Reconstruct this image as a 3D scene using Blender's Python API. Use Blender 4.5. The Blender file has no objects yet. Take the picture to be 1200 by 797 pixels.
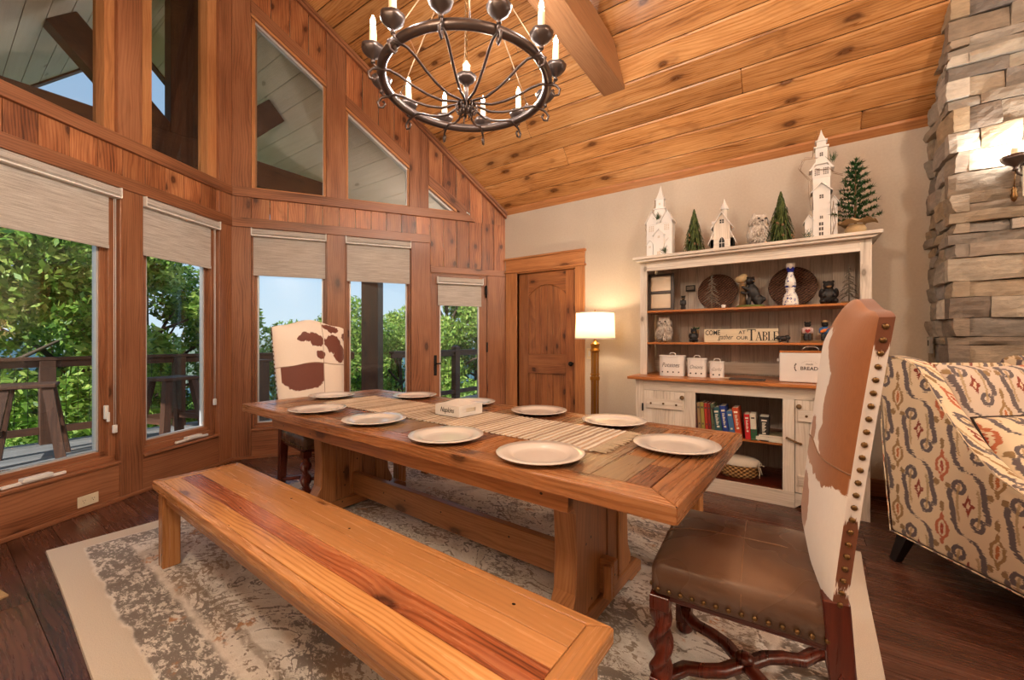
import bpy, bmesh, math, random
import numpy as np
from mathutils import Vector, Matrix, Euler
random.seed(7); rng = np.random.default_rng(7)
SC = bpy.context.scene
COL = SC.collection
PI = math.pi
def R(d): return math.radians(d)
def lin(c):
    c = c / 255.0
    return c / 12.92 if c <= .04045 else ((c + .055) / 1.055) ** 2.4
def rgb(r, g, b): return (lin(r), lin(g), lin(b), 1.0)

# ------------------------------------------------------------------ camera
cam = bpy.data.cameras.new('camera'); camo = bpy.data.objects.new('camera', cam); COL.objects.link(camo)
cam.sensor_width = 36.0; cam.lens = 480 / 1200 * 36.0
camo.location = (0, 0, 1.2); camo.rotation_euler = (R(90), 0, R(34.7)); cam.clip_start = .02; cam.clip_end = 3000
SC.camera = camo
# ------------------------------------------------------------------ view, sky, sun
vs = SC.view_settings
vs.view_transform = 'Standard'; vs.look = 'None'; vs.gamma = 1.0; vs.use_curve_mapping = False
vs.exposure = 0.12
SKY = 1.15
W = bpy.data.worlds.new('world'); SC.world = W; W.use_nodes = True
wn = W.node_tree; wn.nodes.clear()
tcn = wn.nodes.new('ShaderNodeTexCoord'); spn = wn.nodes.new('ShaderNodeSeparateXYZ'); wn.links.new(tcn.outputs['Generated'], spn.inputs[0])
rmp = wn.nodes.new('ShaderNodeValToRGB'); cr = rmp.color_ramp; cr.elements[0].position = 0; cr.elements[0].color = rgb(112, 128, 104)
cr.elements[1].position = .49; cr.elements[1].color = rgb(150, 166, 150)
for p_, c_ in ((.505, rgb(214, 232, 242)), (.58, rgb(186, 216, 240)), (.75, rgb(150, 194, 238)), (1, rgb(104, 158, 226))): e_ = cr.elements.new(p_); e_.color = c_
mpn = wn.nodes.new('ShaderNodeMapRange'); mpn.inputs[1].default_value = -1; mpn.inputs[2].default_value = 1
wn.links.new(spn.outputs[2], mpn.inputs[0]); wn.links.new(mpn.outputs[0], rmp.inputs[0])
bgn = wn.nodes.new('ShaderNodeBackground'); bgn.inputs[1].default_value = SKY
won = wn.nodes.new('ShaderNodeOutputWorld')
wn.links.new(rmp.outputs[0], bgn.inputs[0]); wn.links.new(bgn.outputs[0], won.inputs[0])
def add_light(name, kind, loc, energy, color=(1, .82, .62), rot=(0, 0, 0), **kw):
    l = bpy.data.lights.new(name, kind); l.energy = energy; l.color = color
    for k, v in kw.items(): setattr(l, k, v)
    o = bpy.data.objects.new(name, l); COL.objects.link(o); o.location = loc; o.rotation_euler = rot
    return o
sun = add_light('sun', 'SUN', (0, 0, 20), 7.0, (1, .95, .88), (R(54.3), 0, R(21.8)), angle=R(.6))
BULB = 5.5          # chandelier bulb power (W)
WARM = (1.0, .96, .90)
ROOM_FILL = 60.0    # added fill globes out of view (W)

PORCH_FILL = 22.0  # added lanterns that brighten the porch ceiling (W)

# ------------------------------------------------------------------ object helpers
def tagit(o, label=None, cat=None, group=None, kind=None):
    if label: o['label'] = label
    if cat: o['category'] = cat
    if group: o['group'] = group
    if kind: o['kind'] = kind
    return o
def empty(name, loc=(0, 0, 0), rz=0, label=None, cat=None, group=None):
    o = bpy.data.objects.new(name, None); COL.objects.link(o); o.location = loc; o.rotation_euler = (0, 0, rz)
    o.empty_display_size = .05
    return tagit(o, label, cat, group)
def copy_tree(o, parent=None):
    c = o.copy(); COL.objects.link(c); c.parent = parent
    for ch in list(o.children): copy_tree(ch, c)
    return c
class MB:
    """collects shapes, builds one mesh. uv is in metres, u along the grain"""
    def __init__(s): s.v = []; s.f = []; s.uv = []; s.sm = []; s.mi = []; s.cur = 0
    def add(s, verts, faces, uvs=None, smooth=False, M=None):
        b = len(s.v)
        if M is not None: verts = [tuple(M @ Vector(p)) for p in verts]
        s.v += [tuple(p) for p in verts]
        for i, f in enumerate(faces):
            s.f.append(tuple(b + k for k in f)); s.uv.append(uvs[i] if uvs else None); s.sm.append(smooth); s.mi.append(s.cur)
        return s
    def box(s, x0, x1, y0, y1, z0, z1, grain=None, M=None, tint=None):
        d = (x1 - x0, y1 - y0, z1 - z0)
        if grain is None: grain = max(range(3), key=lambda i: abs(d[i]))
        P = [(x, y, z) for z in (z0, z1) for y in (y0, y1) for x in (x0, x1)]
        F = [(0, 2, 3, 1), (4, 5, 7, 6), (0, 1, 5, 4), (2, 6, 7, 3), (0, 4, 6, 2), (1, 3, 7, 5)]
        nax = [2, 2, 1, 1, 0, 0]; ou = random.uniform(0, 60); ov = random.uniform(0, 60)
        uvs = []
        for f, n in zip(F, nax):
            if n == grain: a, b2 = [i for i in range(3) if i != n]
            else: a = grain; b2 = [i for i in range(3) if i not in (n, grain)][0]
            uvs.append([(P[k][a] + ou, P[k][b2] + ov) for k in f])
        return s.add(P, F, uvs, False, M)
    def prism(s, pts, d0, d1, frame, grain=(0, 1), taper=None):
        """polygon pts (a,b) in plane 'frame' = function (a,b,d)->xyz; grain = direction in (a,b)"""
        n = len(pts); V = [frame(a, b, d0) for a, b in pts] + [frame(a, b, d1) for a, b in pts]
        gx, gy = grain; ou = random.uniform(0, 60); ov = random.uniform(0, 60)
        U = [(a * gx + b * gy + ou, -a * gy + b * gx + ov) for a, b in pts]
        F = [tuple(range(n))[::-1], tuple(range(n, 2 * n))]
        uvs = [[U[k] for k in F[0]], [U[k - n] for k in F[1]]]
        for i in range(n):
            j = (i + 1) % n
            F.append((i, j, n + j, n + i)); t = abs(d1 - d0)
            uvs.append([U[i], U[j], (U[j][0], U[j][1] + t), (U[i][0], U[i][1] + t)])
        return s.add(V, F, uvs)
    def lathe(s, prof, n=24, M=None, smooth=True, cap=True, sx=1, sy=1, c=(0, 0, 0)):
        V = []; F = []
        for r, z in prof:
            for k in range(n):
                a = 2 * PI * k / n; V.append((c[0] + r * sx * math.cos(a), c[1] + r * sy * math.sin(a), c[2] + z))
        for i in range(len(prof) - 1):
            for k in range(n):
                k2 = (k + 1) % n; F.append((i * n + k, i * n + k2, (i + 1) * n + k2, (i + 1) * n + k))
        if cap:
            F.append(tuple(range(n))[::-1]); F.append(tuple((len(prof) - 1) * n + k for k in range(n)))
        return s.add(V, F, None, smooth, M)
    def tube(s, pts, r, n=8, closed=False, smooth=True, sec=None, M=None, cap=True):
        """r: number or list. sec: optional section polygon (list of (a,b)) scaled by 1"""
        P = [Vector(p) for p in pts]; m = len(P); rr = r if isinstance(r, (list, tuple)) else [r] * m
        T = []
        for i in range(m):
            if closed: t = P[(i + 1) % m] - P[i - 1]
            else: t = P[min(i + 1, m - 1)] - P[max(i - 1, 0)]
            T.append(t.normalized() if t.length > 1e-9 else Vector((0, 0, 1)))
        up = Vector((0, 0, 1)) if abs(T[0].z) < .95 else Vector((0, 1, 0))
        V = []; F = []
        nx = T[0].cross(up).normalized()
        for i in range(m):
            nx = (nx - T[i] * nx.dot(T[i]))
            nx = nx.normalized() if nx.length > 1e-6 else T[i].orthogonal().normalized()
            ny = T[i].cross(nx)
            if sec is None: pol = [(math.cos(2 * PI * k / n), math.sin(2 * PI * k / n)) for k in range(n)]
            else: pol = sec
            for a, b in pol: V.append(P[i] + (nx * a + ny * b) * rr[i])
        n = len(pol)
        for i in range(m if closed else m - 1):
            i2 = (i + 1) % m
            for k in range(n):
                k2 = (k + 1) % n; F.append((i * n + k, i * n + k2, i2 * n + k2, i2 * n + k))
        if not closed and cap:
            F.append(tuple(range(n))[::-1]); F.append(tuple((m - 1) * n + k for k in range(n)))
        return s.add(V, F, None, smooth, M)
    def grid(s, fn, nu, nv, thick=0, uvfn=None, smooth=True, M=None, closed_u=False):
        """fn(u,v)->xyz for u,v in 0..1"""
        V = []; UV = []
        for j in range(nv + 1):
            for i in range(nu + 1):
                u, v = i / nu, j / nv; V.append(fn(u, v)); UV.append(uvfn(u, v) if uvfn else (u, v))
        F = []; U = []
        for j in range(nv):
            for i in range(nu):
                q = (j * (nu + 1) + i, j * (nu + 1) + i + 1, (j + 1) * (nu + 1) + i + 1, (j + 1) * (nu + 1) + i)
                F.append(q); U.append([UV[k] for k in q])
        return s.add(V, F, U, smooth, M)
    def ball(s, c, r, n=12, m=8, M=None, rot=None):
        rx, ry, rz = r if isinstance(r, (tuple, list)) else (r, r, r)
        V = [Vector((0, 0, -rz))]; F = []
        for j in range(1, m):
            t = PI * j / m
            for k in range(n):
                a = 2 * PI * k / n; V.append(Vector((rx * math.sin(t) * math.cos(a), ry * math.sin(t) * math.sin(a), -rz * math.cos(t))))
        V.append(Vector((0, 0, rz)))
        for k in range(n): F.append((0, 1 + (k + 1) % n, 1 + k))
        for j in range(m - 2):
            for k in range(n):
                k2 = (k + 1) % n; a = 1 + j * n; F.append((a + k, a + k2, a + n + k2, a + n + k))
        a = 1 + (m - 2) * n
        for k in range(n): F.append((a + k, a + (k + 1) % n, len(V) - 1))
        if rot is not None: E = Euler(rot).to_matrix(); V = [E @ p for p in V]
        V = [p + Vector(c) for p in V]
        return s.add(V, F, None, True, M)
    def build(s, name, mat, parent=None, bevel=0, seg=1, loc=None, rz=None, subsurf=0, remesh=0, fix=True, noshade=False):
        me = bpy.data.meshes.new(name); me.from_pydata(s.v, [], s.f)
        uvl = me.uv_layers.new(name='UVMap'); data = np.zeros((len(me.loops), 2), dtype=np.float32)
        V = s.v
        for p, uv in zip(me.polygons, s.uv):
            if uv is None:
                nrm = p.normal; ax = max(range(3), key=lambda i: abs(nrm[i]))
                a, b = ((1, 2), (0, 2), (0, 1))[ax]
                uv = [(V[k][b], V[k][a]) if ax != 2 else (V[k][a], V[k][b]) for k in p.vertices]
                if ax != 2: uv = [(V[k][2], V[k][a]) for k in p.vertices]
            for li, q in zip(p.loop_indices, uv): data[li] = q
        uvl.data.foreach_set('uv', data.ravel())
        me.polygons.foreach_set('use_smooth', np.array(s.sm, dtype=bool))
        if any(s.mi): me.polygons.foreach_set('material_index', np.array(s.mi, dtype=np.int32))
        if fix:
            bm = bmesh.new(); bm.from_mesh(me); bmesh.ops.recalc_face_normals(bm, faces=bm.faces); bm.to_mesh(me); bm.free()
        me.update()
        if mat:
            for m in (mat if isinstance(mat, list) else [mat]): me.materials.append(m)
        o = bpy.data.objects.new(name, me); COL.objects.link(o)
        if parent is not None: o.parent = parent
        if loc is not None: o.location = loc
        if rz is not None: o.rotation_euler = (0, 0, rz)
        if remesh:
            r = o.modifiers.new('remesh', 'REMESH'); r.mode = 'VOXEL'; r.voxel_size = remesh; r.use_smooth_shade = True
            sm = o.modifiers.new('smooth', 'SMOOTH'); sm.iterations = 3; sm.factor = .5
        if bevel:
            b = o.modifiers.new('bevel', 'BEVEL'); b.width = bevel; b.segments = seg; b.limit_method = 'ANGLE'; b.angle_limit = R(40)
            b.harden_normals = False
        if subsurf:
            b = o.modifiers.new('sub', 'SUBSURF'); b.levels = subsurf; b.render_levels = subsurf
        return o
def text_mesh(name, body, size, mat, parent, M, extrude=.0006, shear=0, align='CENTER', xs=1.0, bold=0, spacing=1.0):
    cu = bpy.data.curves.new(name, 'FONT'); cu.body = body; cu.size = size; cu.extrude = extrude; cu.shear = shear
    cu.align_x = align; cu.align_y = 'CENTER'; cu.offset = bold; cu.space_character = spacing; cu.resolution_u = 3
    tmp = bpy.data.objects.new(name + '_tmp', cu); COL.objects.link(tmp)
    dg = bpy.context.evaluated_depsgraph_get(); me = bpy.data.meshes.new_from_object(tmp.evaluated_get(dg))
    bpy.data.objects.remove(tmp); bpy.data.curves.remove(cu)
    me.transform(M @ Matrix.Diagonal((xs, 1, 1, 1))); me.materials.clear(); me.materials.append(mat)
    o = bpy.data.objects.new(name, me); COL.objects.link(o); o.parent = parent
    return o
# writing that faces -Y (front) in the parent's frame, centred on (x,y,z)
def face_front(x, y, z): return Matrix.Translation((x, y, z)) @ Matrix.Rotation(PI / 2, 4, 'X')

# ------------------------------------------------------------------ material helpers
class X:
    def __init__(s, nt, v): s.nt = nt; s.v = v
    def _m(s, op, *a, clamp=False):
        n = s.nt.nodes.new('ShaderNodeMath'); n.operation = op; n.use_clamp = clamp
        for i, q in enumerate((s,) + a):
            q = q.v if isinstance(q, X) else q
            if isinstance(q, (int, float)): n.inputs[i].default_value = q
            else: s.nt.links.new(q, n.inputs[i])
        return X(s.nt, n.outputs[0])
    def __add__(s, o): return s._m('ADD', o)
    def __radd__(s, o): return s._m('ADD', o)
    def __sub__(s, o): return s._m('SUBTRACT', o)
    def __rsub__(s, o): return X(s.nt, o)._m('SUBTRACT', s) if not isinstance(o, X) else o - s
    def __mul__(s, o): return s._m('MULTIPLY', o)
    def __rmul__(s, o): return s._m('MULTIPLY', o)
    def __truediv__(s, o): return s._m('DIVIDE', o)
    def __neg__(s): return s * -1
    def abs(s): return s._m('ABSOLUTE')
    def floor(s): return s._m('FLOOR')
    def fract(s): return s._m('FRACT')
    def sin(s): return s._m('SINE')
    def cos(s): return s._m('COSINE')
    def sqrt(s): return s._m('SQRT')
    def exp(s): return s._m('EXPONENT')
    def mod(s, o): return s._m('FLOORED_MODULO', o)
    def gt(s, o): return s._m('GREATER_THAN', o)
    def lt(s, o): return s._m('LESS_THAN', o)
    def min(s, o): return s._m('MINIMUM', o)
    def max(s, o): return s._m('MAXIMUM', o)
    def clamp(s): return s._m('ADD', 0.0, clamp=True)
    def step(s, a, b):
        n = s.nt.nodes.new('ShaderNodeMapRange'); n.interpolation_type = 'SMOOTHSTEP'
        s.nt.links.new(s.v, n.inputs[0]); n.inputs[1].default_value = a; n.inputs[2].default_value = b
        return X(s.nt, n.outputs[0])
class Mat:
    def __init__(s, name):
        s.m = bpy.data.materials.new(name); s.m.use_nodes = True; s.nt = s.m.node_tree; s.nt.nodes.clear()
        s.out = s.nt.nodes.new('ShaderNodeOutputMaterial'); s.b = s.nt.nodes.new('ShaderNodeBsdfPrincipled')
        s.nt.links.new(s.b.outputs[0], s.out.inputs[0])
    def set(s, **k):
        for n, v in k.items():
            nm = {'color': 'Base Color', 'rough': 'Roughness', 'metal': 'Metallic', 'spec': 'Specular IOR Level', 'emit': 'Emission Color', 'estr': 'Emission Strength', 'trans': 'Transmission Weight', 'coat': 'Coat Weight', 'sheen': 'Sheen Weight', 'sss': 'Subsurface Weight', 'ior': 'IOR', 'alpha': 'Alpha'}[n]
            sk = s.b.inputs[nm]
            if isinstance(v, X): s.nt.links.new(v.v, sk)
            elif hasattr(v, 'is_output'): s.nt.links.new(v, sk)
            else: sk.default_value = v
        return s
    def node(s, t): return s.nt.nodes.new(t)
    def coord(s, kind='UV'):
        n = s.node('ShaderNodeTexCoord'); sp = s.node('ShaderNodeSeparateXYZ'); s.nt.links.new(n.outputs[kind], sp.inputs[0])
        return [X(s.nt, sp.outputs[i]) for i in range(3)]
    def island(s): return X(s.nt, s.node('ShaderNodeNewGeometry').outputs['Random Per Island'])
    def vec(s, x, y=0, z=0):
        n = s.node('ShaderNodeCombineXYZ')
        for i, q in enumerate((x, y, z)):
            if isinstance(q, X): s.nt.links.new(q.v, n.inputs[i])
            else: n.inputs[i].default_value = q
        return n.outputs[0]
    def noise(s, vec, scale=1, detail=2, rough=.5, dist=0):
        n = s.node('ShaderNodeTexNoise'); s.nt.links.new(vec, n.inputs['Vector']); n.inputs['Scale'].default_value = scale
        n.inputs['Detail'].default_value = detail; n.inputs['Roughness'].default_value = rough; n.inputs['Distortion'].default_value = dist
        return X(s.nt, n.outputs[0])
    def white(s, vec):
        n = s.node('ShaderNodeTexWhiteNoise'); s.nt.links.new(vec, n.inputs['Vector']); return X(s.nt, n.outputs[0])
    def voro(s, vec, scale=1, rnd=1, feature='F1', dims='3D'):
        n = s.node('ShaderNodeTexVoronoi'); n.feature = feature; n.voronoi_dimensions = dims; s.nt.links.new(vec, n.inputs['Vector'])
        n.inputs['Scale'].default_value = scale; n.inputs['Randomness'].default_value = rnd
        if feature == 'DISTANCE_TO_EDGE': return X(s.nt, n.outputs[0]), None
        return X(s.nt, n.outputs['Distance']), n.outputs['Color']
    def chan(s, col, i=0):
        n = s.node('ShaderNodeSeparateColor'); s.nt.links.new(col, n.inputs[0]); return X(s.nt, n.outputs[i])
    def ramp(s, x, stops, interp='LINEAR'):
        n = s.node('ShaderNodeValToRGB'); cr = n.color_ramp; cr.interpolation = interp
        while len(cr.elements) > 1: cr.elements.remove(cr.elements[-1])
        for i, (p, c) in enumerate(stops):
            e = cr.elements[0] if i == 0 else cr.elements.new(p)
            e.position = p; e.color = c
        s.nt.links.new(x.v, n.inputs[0]); return n.outputs[0]
    def mix(s, f, a, b, mode='MIX'):
        n = s.node('ShaderNodeMix'); n.data_type = 'RGBA'; n.blend_type = mode
        if isinstance(f, X): s.nt.links.new(f.v, n.inputs[0])
        else: n.inputs[0].default_value = f
        for i, q in ((6, a), (7, b)):
            if isinstance(q, tuple): n.inputs[i].default_value = q
            elif isinstance(q, X): s.nt.links.new(q.v, n.inputs[i])
            else: s.nt.links.new(q, n.inputs[i])
        return n.outputs[2]
    def scale(s, col, f):
        n = s.node('ShaderNodeVectorMath'); n.operation = 'SCALE'; s.nt.links.new(col, n.inputs[0])
        if isinstance(f, X): s.nt.links.new(f.v, n.inputs['Scale'])
        else: n.inputs['Scale'].default_value = f
        return n.outputs[0]
    def bump(s, h, strength=.3, dist=.01):
        n = s.node('ShaderNodeBump'); s.nt.links.new(h.v, n.inputs['Height']); n.inputs['Strength'].default_value = strength; n.inputs['Distance'].default_value = dist
        s.nt.links.new(n.outputs[0], s.b.inputs['Normal']); return s
def plain(name, c, rough=.5, metal=0, var=.06, nscale=30, **k):
    m = Mat(name); x, y, z = m.coord('Object')
    n = m.noise(m.vec(x, y, z), nscale, 3); f = 1 + (n - .5) * (2 * var)
    base = m.node('ShaderNodeRGB'); base.outputs[0].default_value = c
    m.set(color=m.scale(base.outputs[0], f), rough=rough, metal=metal, **k); return m.m
def wood(name, dark, mid, light, rough=.4, knots=1.0, tint=.25, grain=1.0, streak=.5, hue=None, bump=.15, kscale=(2.0, 4.5), holes=0):
    """UV wood: u along the grain in metres; every separate board varies"""
    m = Mat(name); u, v, _ = m.coord('UV'); r = m.island()
    r2 = m.white(m.vec(r, r * 7.3, 1.0)); r3 = m.white(m.vec(r * 3.1, 4.0, r))
    u = u + r * 37; v = v + r2 * 19
    warp = m.noise(m.vec(u * 1.1, v * 3, r), 1.6, 2) - .5
    kd, kc = m.voro(m.vec(u * kscale[0] + warp * .3, v * kscale[1] + warp * .3), 1, 1, dims='2D')
    kd = (kd + (m.noise(m.vec(u * 14, v * 26, r), 1, 2) - .5) * .09).max(0.0)
    ksel = m.chan(kc, 0).gt(1 - .55 * knots)
    near = (kd * -9).exp() * ksel
    vv = v + warp * .05 + near * .035
    g = m.noise(m.vec(u * 2.2 * grain, vv * 42 * grain, r * 5), 1, 5, .68, .35)
    g = (g - .5) * 1.5 + .5
    g2 = (m.noise(m.vec(u * 9, vv * 230, r * 9), 1, 2) - .5) * 1.6 + .5
    big = m.noise(m.vec(u * 1.0, v * 5, r * 3), 1, 2)
    cath = (((vv + m.noise(m.vec(u * .8, v * 4.5, r), 1, 2) * .16) * 330).sin() * .5 + .5)
    cath = cath * cath
    t = g * .50 + g2 * .16 + (.4 - cath) * .20 * streak + (big - .5) * .9 * streak + .18
    col = m.ramp(t, [(.18, dark), (.48, mid), (.82, light)])
    if hue:   # some boards go to another species / weathering
        col = m.mix(r3.step(.55, .95), col, m.mix(.8, col, hue))
    blot = (m.noise(m.vec(u * 2.6, v * 7, r * 11), 1, 3, .6, .8).step(.56, .74)) * (.5 * min(1, knots * 1.2))
    col = m.mix(blot.clamp(), col, dark)
    ring = ((kd * 95).sin() * .5 + .5) * .35
    kn = 1 - kd.step(.06, .13); kn = (kn * ksel)
    col = m.mix((kn * (.95 - ring * .5)).clamp(), col, tuple(c * .42 for c in dark[:3]) + (1,))
    halo = (1 - kd.step(.08, .34)) * ksel * .38
    col = m.mix(halo.clamp(), col, dark)
    if holes:
        hd, hc = m.voro(m.vec(u * 7, v * 9), 1, 1, dims='2D')
        hm = (1 - hd.step(.035, .05)) * m.chan(hc, 1).gt(.8)
        col = m.mix(hm.clamp(), col, rgb(25, 14, 8))
    f = 1 + (r2 - .5) * (2 * tint)
    m.set(color=m.scale(col, f), rough=(g * .2 + (rough - .1)))
    m.bump(g * .6 + g2 * .3 - kn * .3, bump, .002)
    return m.m
M = {}
M['trim'] = wood('stained trim wood', rgb(92, 52, 32), rgb(144, 92, 62), rgb(170, 116, 82), rough=.36, knots=.3, tint=.08, grain=.6, streak=.8)
M['plank'] = wood('knotty wall boards', rgb(86, 44, 26), rgb(156, 94, 58), rgb(190, 132, 88), rough=.36, knots=1.0, tint=.24, streak=.9, kscale=(3.2, 5.0))
M['ceiling'] = wood('knotty pine ceiling boards', rgb(116, 68, 34), rgb(186, 128, 74), rgb(216, 166, 112), rough=.30, knots=1.0, tint=.18, streak=.7, kscale=(1.9, 4.6))
M['door'] = wood('knotty alder door', rgb(84, 44, 24), rgb(150, 94, 56), rgb(186, 128, 82), rough=.35, knots=.8, tint=.14, kscale=(3, 6))
M['casing'] = wood('door casing wood', rgb(132, 82, 48), rgb(182, 122, 76), rgb(206, 150, 100), rough=.38, knots=.2, tint=.06, grain=.7)
M['floor'] = wood('dark hardwood floor', rgb(46, 26, 20), rgb(84, 52, 40), rgb(112, 74, 58), rough=.26, knots=.1, tint=.25, grain=.7, streak=.8)
M['table'] = wood('reclaimed table wood', rgb(84, 48, 26), rgb(152, 94, 50), rgb(196, 138, 82), rough=.28, knots=.3, tint=.30, hue=rgb(122, 98, 76), holes=1, bump=.2, streak=.8)
M['tableframe'] = wood('table frame wood', rgb(92, 56, 32), rgb(156, 102, 62), rgb(188, 136, 92), rough=.28, knots=.3, tint=.12, holes=1, streak=.8)
M['bench_red'] = wood('red oak bench board', rgb(92, 44, 22), rgb(164, 88, 48), rgb(200, 130, 84), rough=.26, knots=.1, tint=.05, grain=1.0, streak=1.0, holes=1)
M['bench_light'] = wood('pale oak bench board', rgb(150, 92, 46), rgb(208, 146, 84), rgb(228, 176, 116), rough=.24, knots=.1, tint=.05, grain=.8, streak=1.0, holes=1)
M['table_grey'] = wood('weathered grey table board', rgb(74, 54, 38), rgb(132, 102, 72), rgb(172, 142, 106), rough=.3, knots=.3, tint=.15, holes=1)
M['table_dark'] = wood('dark brown table board', rgb(66, 34, 18), rgb(118, 68, 38), rgb(152, 98, 60), rough=.28, knots=.4, tint=.15, holes=1)
M['bench'] = wood('oak bench wood', rgb(124, 76, 40), rgb(182, 124, 74), rgb(210, 156, 104), rough=.25, knots=.2, tint=.2, grain=.9, streak=1.0, holes=1, hue=rgb(176, 124, 76))
M['leg'] = wood('oak leg wood', rgb(98, 60, 34), rgb(158, 104, 62), rgb(190, 136, 90), rough=.35, knots=.3, tint=.16, holes=1)
M['beam'] = wood('brown beam wood', rgb(104, 68, 44), rgb(150, 104, 70), rgb(176, 130, 92), rough=.4, knots=.2, tint=.04, grain=.5)
M['white_wood'] = wood('whitewashed pine', rgb(156, 140, 124), rgb(212, 200, 186), rgb(232, 224, 214), rough=.6, knots=.5, tint=.06, grain=.8, kscale=(4, 7))
M['grey_board'] = wood('grey washed beadboard', rgb(140, 128, 118), rgb(192, 180, 168), rgb(214, 204, 192), rough=.65, knots=.1, tint=.16)
M['shelfwood'] = wood('hutch shelf wood', rgb(116, 60, 26), rgb(172, 104, 52), rgb(200, 134, 76), rough=.3, knots=.2, tint=.08)
M['deckwood'] = wood('weathered deck boards', rgb(84, 82, 80), rgb(128, 126, 124), rgb(156, 154, 150), rough=.7, knots=.1, tint=.15)
M['timber'] = wood('dark stained porch timber', rgb(38, 22, 14), rgb(72, 44, 28), rgb(98, 62, 40), rough=.6, knots=.3, tint=.12)
M['porchceil'] = wood('pale porch ceiling boards', rgb(222, 212, 194), rgb(238, 230, 214), rgb(246, 240, 230), rough=.6, knots=.2, tint=.04, grain=.5)
M['mahogany'] = wood('dark mahogany chair frame', rgb(44, 12, 6), rgb(82, 28, 14), rgb(110, 44, 24), rough=.3, knots=0, tint=.1)
M['black_leg'] = plain('black lacquered wood', rgb(24, 20, 19), .35)
M['iron'] = plain('dark bronze iron', rgb(96, 84, 80), .36, .8)
M['blackiron'] = plain('black iron', rgb(26, 24, 24), .5, .5)
M['brass'] = plain('antique brass', rgb(168, 118, 52), .32, .9)
M['bronze'] = plain('bronze nailhead', rgb(120, 92, 58), .3, .9, nscale=200)
M['chrome'] = plain('brushed metal', rgb(190, 188, 186), .3, .9)
M['rope'] = plain('aged candle sleeve', rgb(232, 214, 178), .6)
M['white_paint'] = plain('white painted tin', rgb(222, 218, 214), .4, var=.02)
M['white_plastic'] = plain('white plastic', rgb(230, 228, 224), .4, var=.01)
M['alu'] = plain('pale aluminium window edge', rgb(206, 204, 204), .35, .3, var=.02)
M['ceramic'] = plain('cream glazed ceramic', rgb(222, 216, 210), .16, var=.015, coat=.4)
M['ink'] = plain('black lettering', rgb(22, 20, 20), .6)
M['blackhole'] = plain('dark punched hole', rgb(12, 10, 10), .9)
M['bear'] = plain('black painted resin', rgb(30, 26, 25), .5, var=.35, nscale=90)
M['burlap'] = plain('burlap', rgb(176, 148, 108), .9, var=.25, nscale=260)
M['moss'] = plain('moss', rgb(96, 104, 48), .9, var=.3, nscale=150)
M['stump'] = plain('carved bark', rgb(120, 92, 60), .8, var=.3, nscale=80)
M['silver_twig'] = plain('silvered twig', rgb(128, 118, 104), .5, .3, var=.2)
M['paper'] = plain('book pages', rgb(222, 214, 196), .8)
M['linen'] = plain('linen liner', rgb(214, 204, 188), .9, var=.08, nscale=120)
M['mirror'] = plain('pale mirror panel', rgb(202, 182, 158), .35, .1, var=.08, nscale=12)
M['darkframe'] = plain('dark grey frame', rgb(72, 62, 58), .5)
M['green_twig'] = plain('green sprig', rgb(58, 84, 46), .7, var=.3, nscale=100)
M['vine'] = plain('dry vine', rgb(128, 96, 68), .8)
M['outlet'] = plain('ivory outlet plate', rgb(222, 208, 180), .4, var=.01)
def glassmat(name, tint=(.92, .94, .95, 1), refl=.12):
    m = Mat(name); nt = m.nt; nt.nodes.remove(m.b)
    t = m.node('ShaderNodeBsdfTransparent'); t.inputs[0].default_value = tint
    g = m.node('ShaderNodeBsdfGlossy'); g.inputs['Roughness'].default_value = .02
    lw = m.node('ShaderNodeLayerWeight'); fc = X(nt, lw.outputs['Facing']); fr = ((fc * fc) * (fc * fc) * fc * .9 + .04); fr = type('o', (), {'outputs': [fr.v]})
    mx = m.node('ShaderNodeMixShader'); nt.links.new(fr.outputs[0], mx.inputs[0]); nt.links.new(t.outputs[0], mx.inputs[1]); nt.links.new(g.outputs[0], mx.inputs[2])
    nt.links.new(mx.outputs[0], m.out.inputs[0]); return m.m
M['glass'] = glassmat('window glass')
M['tintglass'] = glassmat('tinted upper glass', (.86, .85, .84, 1))
def emat(name, c, s):
    m = Mat(name); m.set(color=c, emit=c, estr=s, rough=.4); return m.m
M['bulb'] = emat('glowing candle bulb', (1, .86, .66, 1), 24)
# painted wall
m = Mat('beige painted wall'); x, y, z = m.coord('Object'); n = m.noise(m.vec(x, y, z), 60, 3)
m.set(color=m.ramp(n, [(.3, rgb(194, 181, 166)), (.7, rgb(200, 188, 173))]), rough=.75); m.bump(n, .05, .002); M['paint'] = m.m
# fabric of shades
m = Mat('woven shade fabric'); u, v, w_ = m.coord('Object'); n = m.noise(m.vec(u * 6, v * 6, w_ * 190), 1, 3, .6); n2 = m.noise(m.vec(u * 60, v * 60, w_ * 60), 4, 1)
t = n * .8 + n2 * .2
m.set(color=m.ramp(t, [(.3, rgb(176, 166, 158)), (.5, rgb(216, 209, 202)), (.7, rgb(240, 236, 231))]), rough=.9)
tr = m.node('ShaderNodeBsdfTranslucent'); m.nt.links.new(m.ramp(t, [(.3, rgb(158, 138, 120)), (.7, rgb(210, 196, 178))]), tr.inputs[0])
mx = m.node('ShaderNodeMixShader'); mx.inputs[0].default_value = .3
m.nt.links.new(m.b.outputs[0], mx.inputs[1]); m.nt.links.new(tr.outputs[0], mx.inputs[2]); m.nt.links.new(mx.outputs[0], m.out.inputs[0])
M['shade'] = m.m
m = Mat('lit lamp shade linen'); x, y, z = m.coord('Object'); n = m.noise(m.vec(x * 300, y * 300, z * 300), 1, 1)
m.set(color=m.ramp(n, [(.3, rgb(226, 206, 170)), (.7, rgb(240, 224, 196))]), rough=.9)
tr = m.node('ShaderNodeBsdfTranslucent'); tr.inputs[0].default_value = rgb(244, 226, 192)
mx = m.node('ShaderNodeMixShader'); mx.inputs[0].default_value = .55
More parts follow.
